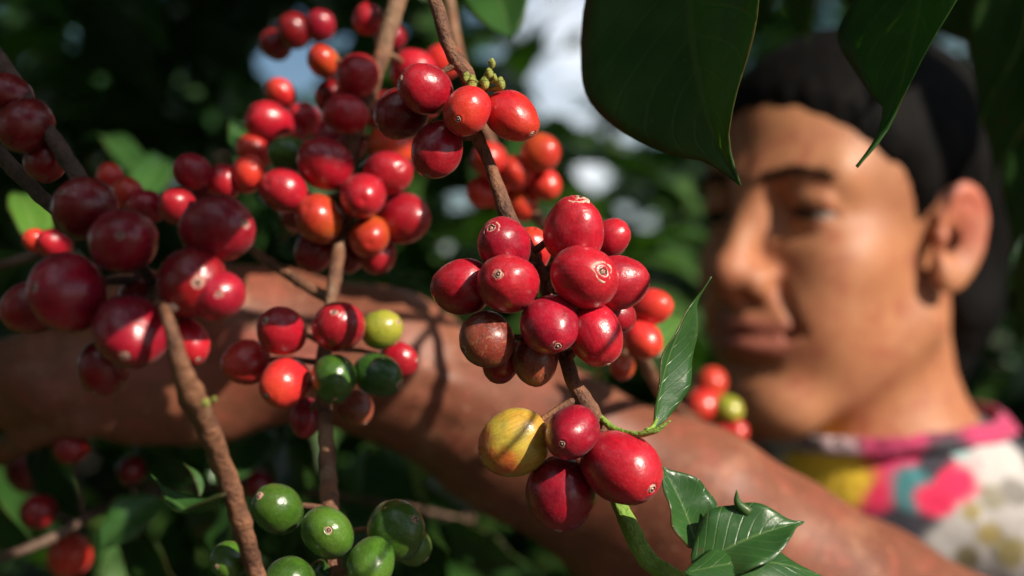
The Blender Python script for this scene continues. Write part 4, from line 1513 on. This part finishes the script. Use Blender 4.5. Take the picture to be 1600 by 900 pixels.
# ------------------------------------------------------------------ branch behind at the left
E = thing("coffee_branch", "soft coffee branch behind the dark bunch, its glinting cherries against black shade", "coffee branch", P(-60, 420, .5), GRP)
cs = []
for a in [
    (300, 268, 30, .455, 'crimson', (-0.3, 0.3, 0.8)), (350, 285, 30, .46, 'red', (0.1, 0.3, 0.8)), (388, 272, 31, .458, 'scarlet', (0.3, 0.4, 0.7)),
    (277, 322, 29, .45, 'red', (-0.2, 0.4, 0.8)), (230, 322, 28, .46, 'crimson', (-0.4, 0.2, 0.7)), (200, 302, 26, .465, 'scarlet', (-0.3, 0.5, 0.6)),
    (172, 276, 22, .475, 'scarlet', (-0.3, 0.6, 0.5)), (85, 382, 26, .46, 'red', (-0.4, 0.3, 0.7)), (56, 376, 20, .46, 'scarlet', (-0.4, 0.3, 0.7)),
    (330, 318, 28, .47, 'dark', (0.1, -0.2, 0.8)),
]:
    cs.append(cherry(E, *a, hi=False))
STEM_E = [P(-80, 430, .5), P(50, 400, .49), P(170, 340, .485), P(280, 300, .475), P(390, 295, .475), P(470, 300, .485)]
woody(E, "twig", STEM_E, [px_r(8, .48)] * 4 + [px_r(7, .48), px_r(5, .48)], BARK_DARK, extra=stalks(cs, STEM_E))
for k, (b0, t0, w_, mt) in enumerate([((230, 310, .66), (120, 225, .78), 80, LEAF), ((200, 330, .64), (260, 250, .72), 80, LEAF), ((60, 395, .52), (20, 300, .56), 70, LEAF_FRESH),
                                      ((380, 290, .52), (355, 190, .60), 60, LEAF), ((400, 310, .5), (440, 380, .55), 80, LEAF), ((40, 400, .5), (-20, 480, .55), 70, LEAF)]):
    add_leaf(E, P(*b0), P(*t0), Vector((0.4, -0.6, 0.5)), px_r(w_, .5), mt, curve=0.1, seed=30 + k, nl=16, nw=6)

# ------------------------------------------------------------------ low shaded branch at the bottom
Fb = thing("coffee_branch", "low coffee branch in the dark bottom left corner with broad leaves and few cherries", "coffee branch", P(-60, 880, 0.54), GRP)
cs = []
for a in [
    (42, 735, 36, 0.61, 'dark', (-0.2, 0.4, 0.7)), (108, 868, 36, 0.60, 'scarlet', (0.3, 0.3, 0.7)), (12, 832, 20, 0.61, 'crimson', (-0.2, 0.3, 0.7)),
    (110, 700, 28, 0.55, 'dark', (0, 0, 0.88)), (402, 758, 26, 0.60, 'dark', (0, 0.1, 0.8)), (205, 735, 24, 0.58, 'dark', (0, 0.1, 0.8)), (60, 800, 30, 0.56, 'dark', (0.2, 0, 0.8)),
    (720, 772, 17, 0.72, 'red', (0.2, 0.2, 0.8)), (735, 790, 15, 0.73, 'crimson', (0.2, -0.2, 0.8)),
]:
    cs.append(cherry(Fb, *a, hi=False))
STEM_F = [P(-90, 900, 0.54), P(60, 850, 0.54), P(180, 790, 0.57), P(330, 760, 0.61), P(480, 770, 0.64), P(620, 790, 0.68), P(740, 815, 0.72)]
woody(Fb, "twig", STEM_F, [px_r(9, .46), px_r(9, .46), px_r(8, .5), px_r(8, .5), px_r(7, .5), px_r(6, .6), px_r(4, .6)], BARK_DARK, extra=stalks(cs, STEM_F))  # dark bark puts the shade of this corner into the colour
LOWL = [((300, 760, 0.58), (215, 620, 0.61), 110, LEAF), ((330, 755, 0.58), (420, 660, 0.62), 130, LEAF), ((250, 780, 0.56), (150, 870, 0.55), 90, LEAF),
        ((200, 790, 0.58), (290, 920, 0.56), 120, LEAF_DARK), ((560, 785, 0.63), (585, 680, 0.65), 60, LEAF_FRESH), ((590, 700, 0.64), (790, 830, 0.66), 150, LEAF),
        ((660, 800, 0.64), (600, 685, 0.61), 110, LEAF_FRESH), ((480, 770, 0.60), (460, 660, 0.64), 130, LEAF), ((640, 800, 0.66), (720, 930, 0.64), 140, LEAF_DARK), ((700, 810, 0.70), (850, 900, 0.70), 120, LEAF),
        ((420, 770, 0.58), (330, 900, 0.55), 120, LEAF_DARK), ((60, 860, 0.55), (-20, 700, 0.61), 100, LEAF_DARK), ((140, 815, 0.56), (60, 640, 0.60), 120, LEAF_DARK), ((500, 780, 0.60), (600, 930, 0.58), 140, LEAF),
        ((300, 765, 0.62), (420, 880, 0.60), 120, LEAF)]
for k, (b0, t0, w_, mt) in enumerate(LOWL):
    add_leaf(Fb, P(*b0), P(*t0), Vector((0.25, -0.65, 0.7)) if k in (1, 5, 6) else Vector((-0.62, -0.72, -0.15)), px_r(w_, .5), mt, curve=0.12, fold=0.25, seed=50 + k, nl=18, nw=8, tip=0.18)

# ------------------------------------------------------------------ leafy branch overhead, its leaves hang into the picture
T = thing("coffee_branch", "overhanging branch at the top right whose dark pointed leaves hang over the forehead", "coffee branch", P(1000, -260, .42), GRP)
woody(T, "twig", [P(760, -330, .40), P(950, -250, .41), P(1150, -190, .42), P(1350, -160, .43), P(1600, -200, .44), P(1850, -260, .45)], [px_r(12, .42)] * 6, BARK_DARK)
add_leaf(T, P(1085, -190, .415), P(1136, 284, .378), Vector((-0.66, -0.68, -0.32)), px_r(440, .39), LEAF_HANG, curve=0.0, fold=0.26, wave=0.02, seed=61, tip=0.14,
         hook=Vector((0.0038, 0, -0.001)), side_bend=0.07, quilt=0.012, label="large drooping leaf left of the forehead with a dripping tip")
add_leaf(T, P(1460, -170, .42), P(1372, 262, .380), Vector((-0.80, -0.48, -0.40)), px_r(360, .39), LEAF_HANG, curve=0.0, fold=0.18, wave=0.02, seed=62, tip=0.30,
         hook=Vector((-0.0055, 0, 0.0)), side_bend=-0.05, quilt=0.012, label="drooping leaf with a hooked tip over the temple")
woody(T, "twig", [P(1500, -230, .44), P(1480, -200, .52), P(1420, -170, .62), P(1250, -160, .64), P(1000, -170, .66)], [px_r(9, .6)] * 5, BARK_DARK)
woody(T, "twig", [P(1500, -230, .44), P(1700, -330, .36), P(2150, -420, .26), P(2900, -700, .17)], [px_r(9, .42), px_r(8, .36), px_r(7, .3), px_r(6, .2)], BARK_DARK)  # twig added out of frame to carry the sun-blocking leaves
OVER = [((1250, -150, .62), (1262, 70, .64), 130), ((1500, -160, .60), (1560, 110, .62), 280), ((1340, -150, .64), (1420, 80, .66), 220),
        ((1000, -180, .66), (970, 40, .70), 120), ((1180, -160, .66), (1195, 60, .68), 170)]
OVER += [((1640, -60, .60), (1548, 300, .62), 150), ((1680, 60, .62), (1575, 420, .64), 150), ((1600, -100, .58), (1530, 200, .60), 120), ((1700, 250, .62), (1585, 560, .66), 130)]
for k, (b0, t0, w_) in enumerate(OVER):
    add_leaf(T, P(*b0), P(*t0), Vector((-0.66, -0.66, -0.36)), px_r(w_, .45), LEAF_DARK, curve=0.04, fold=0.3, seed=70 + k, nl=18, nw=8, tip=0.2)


def added_shade_leaf(branch, target, dist, length, width, seed, side=0.0):
    """a leaf added in the path of the sun to shade the given place"""
    c = Vector(target) + SUN * dist
    ax = SUN.cross(Vector((0, 1, 0.3))).normalized()
    ax = Quaternion(SUN, 0.7 * seed + side) @ ax
    add_leaf(branch, c - ax * length / 2, c + ax * length / 2, SUN, width, LEAF_DARK, curve=0.05, fold=0.15, seed=seed, nl=14, nw=6)


# out-of-frame leaves added to shade the reaching hand and the low corner
for k, (x, y, dd, dist) in enumerate([(60, 580, .55, .55), (150, 600, .555, .56), (-40, 600, .55, .55), (20, 860, .46, .62)]):
    added_shade_leaf(T, P(x, y, dd), dist, 0.075, 0.04, 130 + k)
# out-of-frame leaves added to shade the top of the head
for k, (x, y, dd) in enumerate([(1420, 70, .74), (1500, 180, .74)]):
    added_shade_leaf(T, P(x, y, dd), 0.34 + 0.02 * (k % 3), 0.09, 0.045, 110 + k)
# leaves added above the near left bunch to keep it in shade
for k, (x, y, dd) in enumerate([(100, 340, .32), (60, 470, .32), (30, 110, .34), (80, 210, .335), (60, 290, .35)]):
    added_shade_leaf(C, P(x, y, dd), 0.12 + 0.014 * (k % 3), 0.10, 0.045, 100 + k)
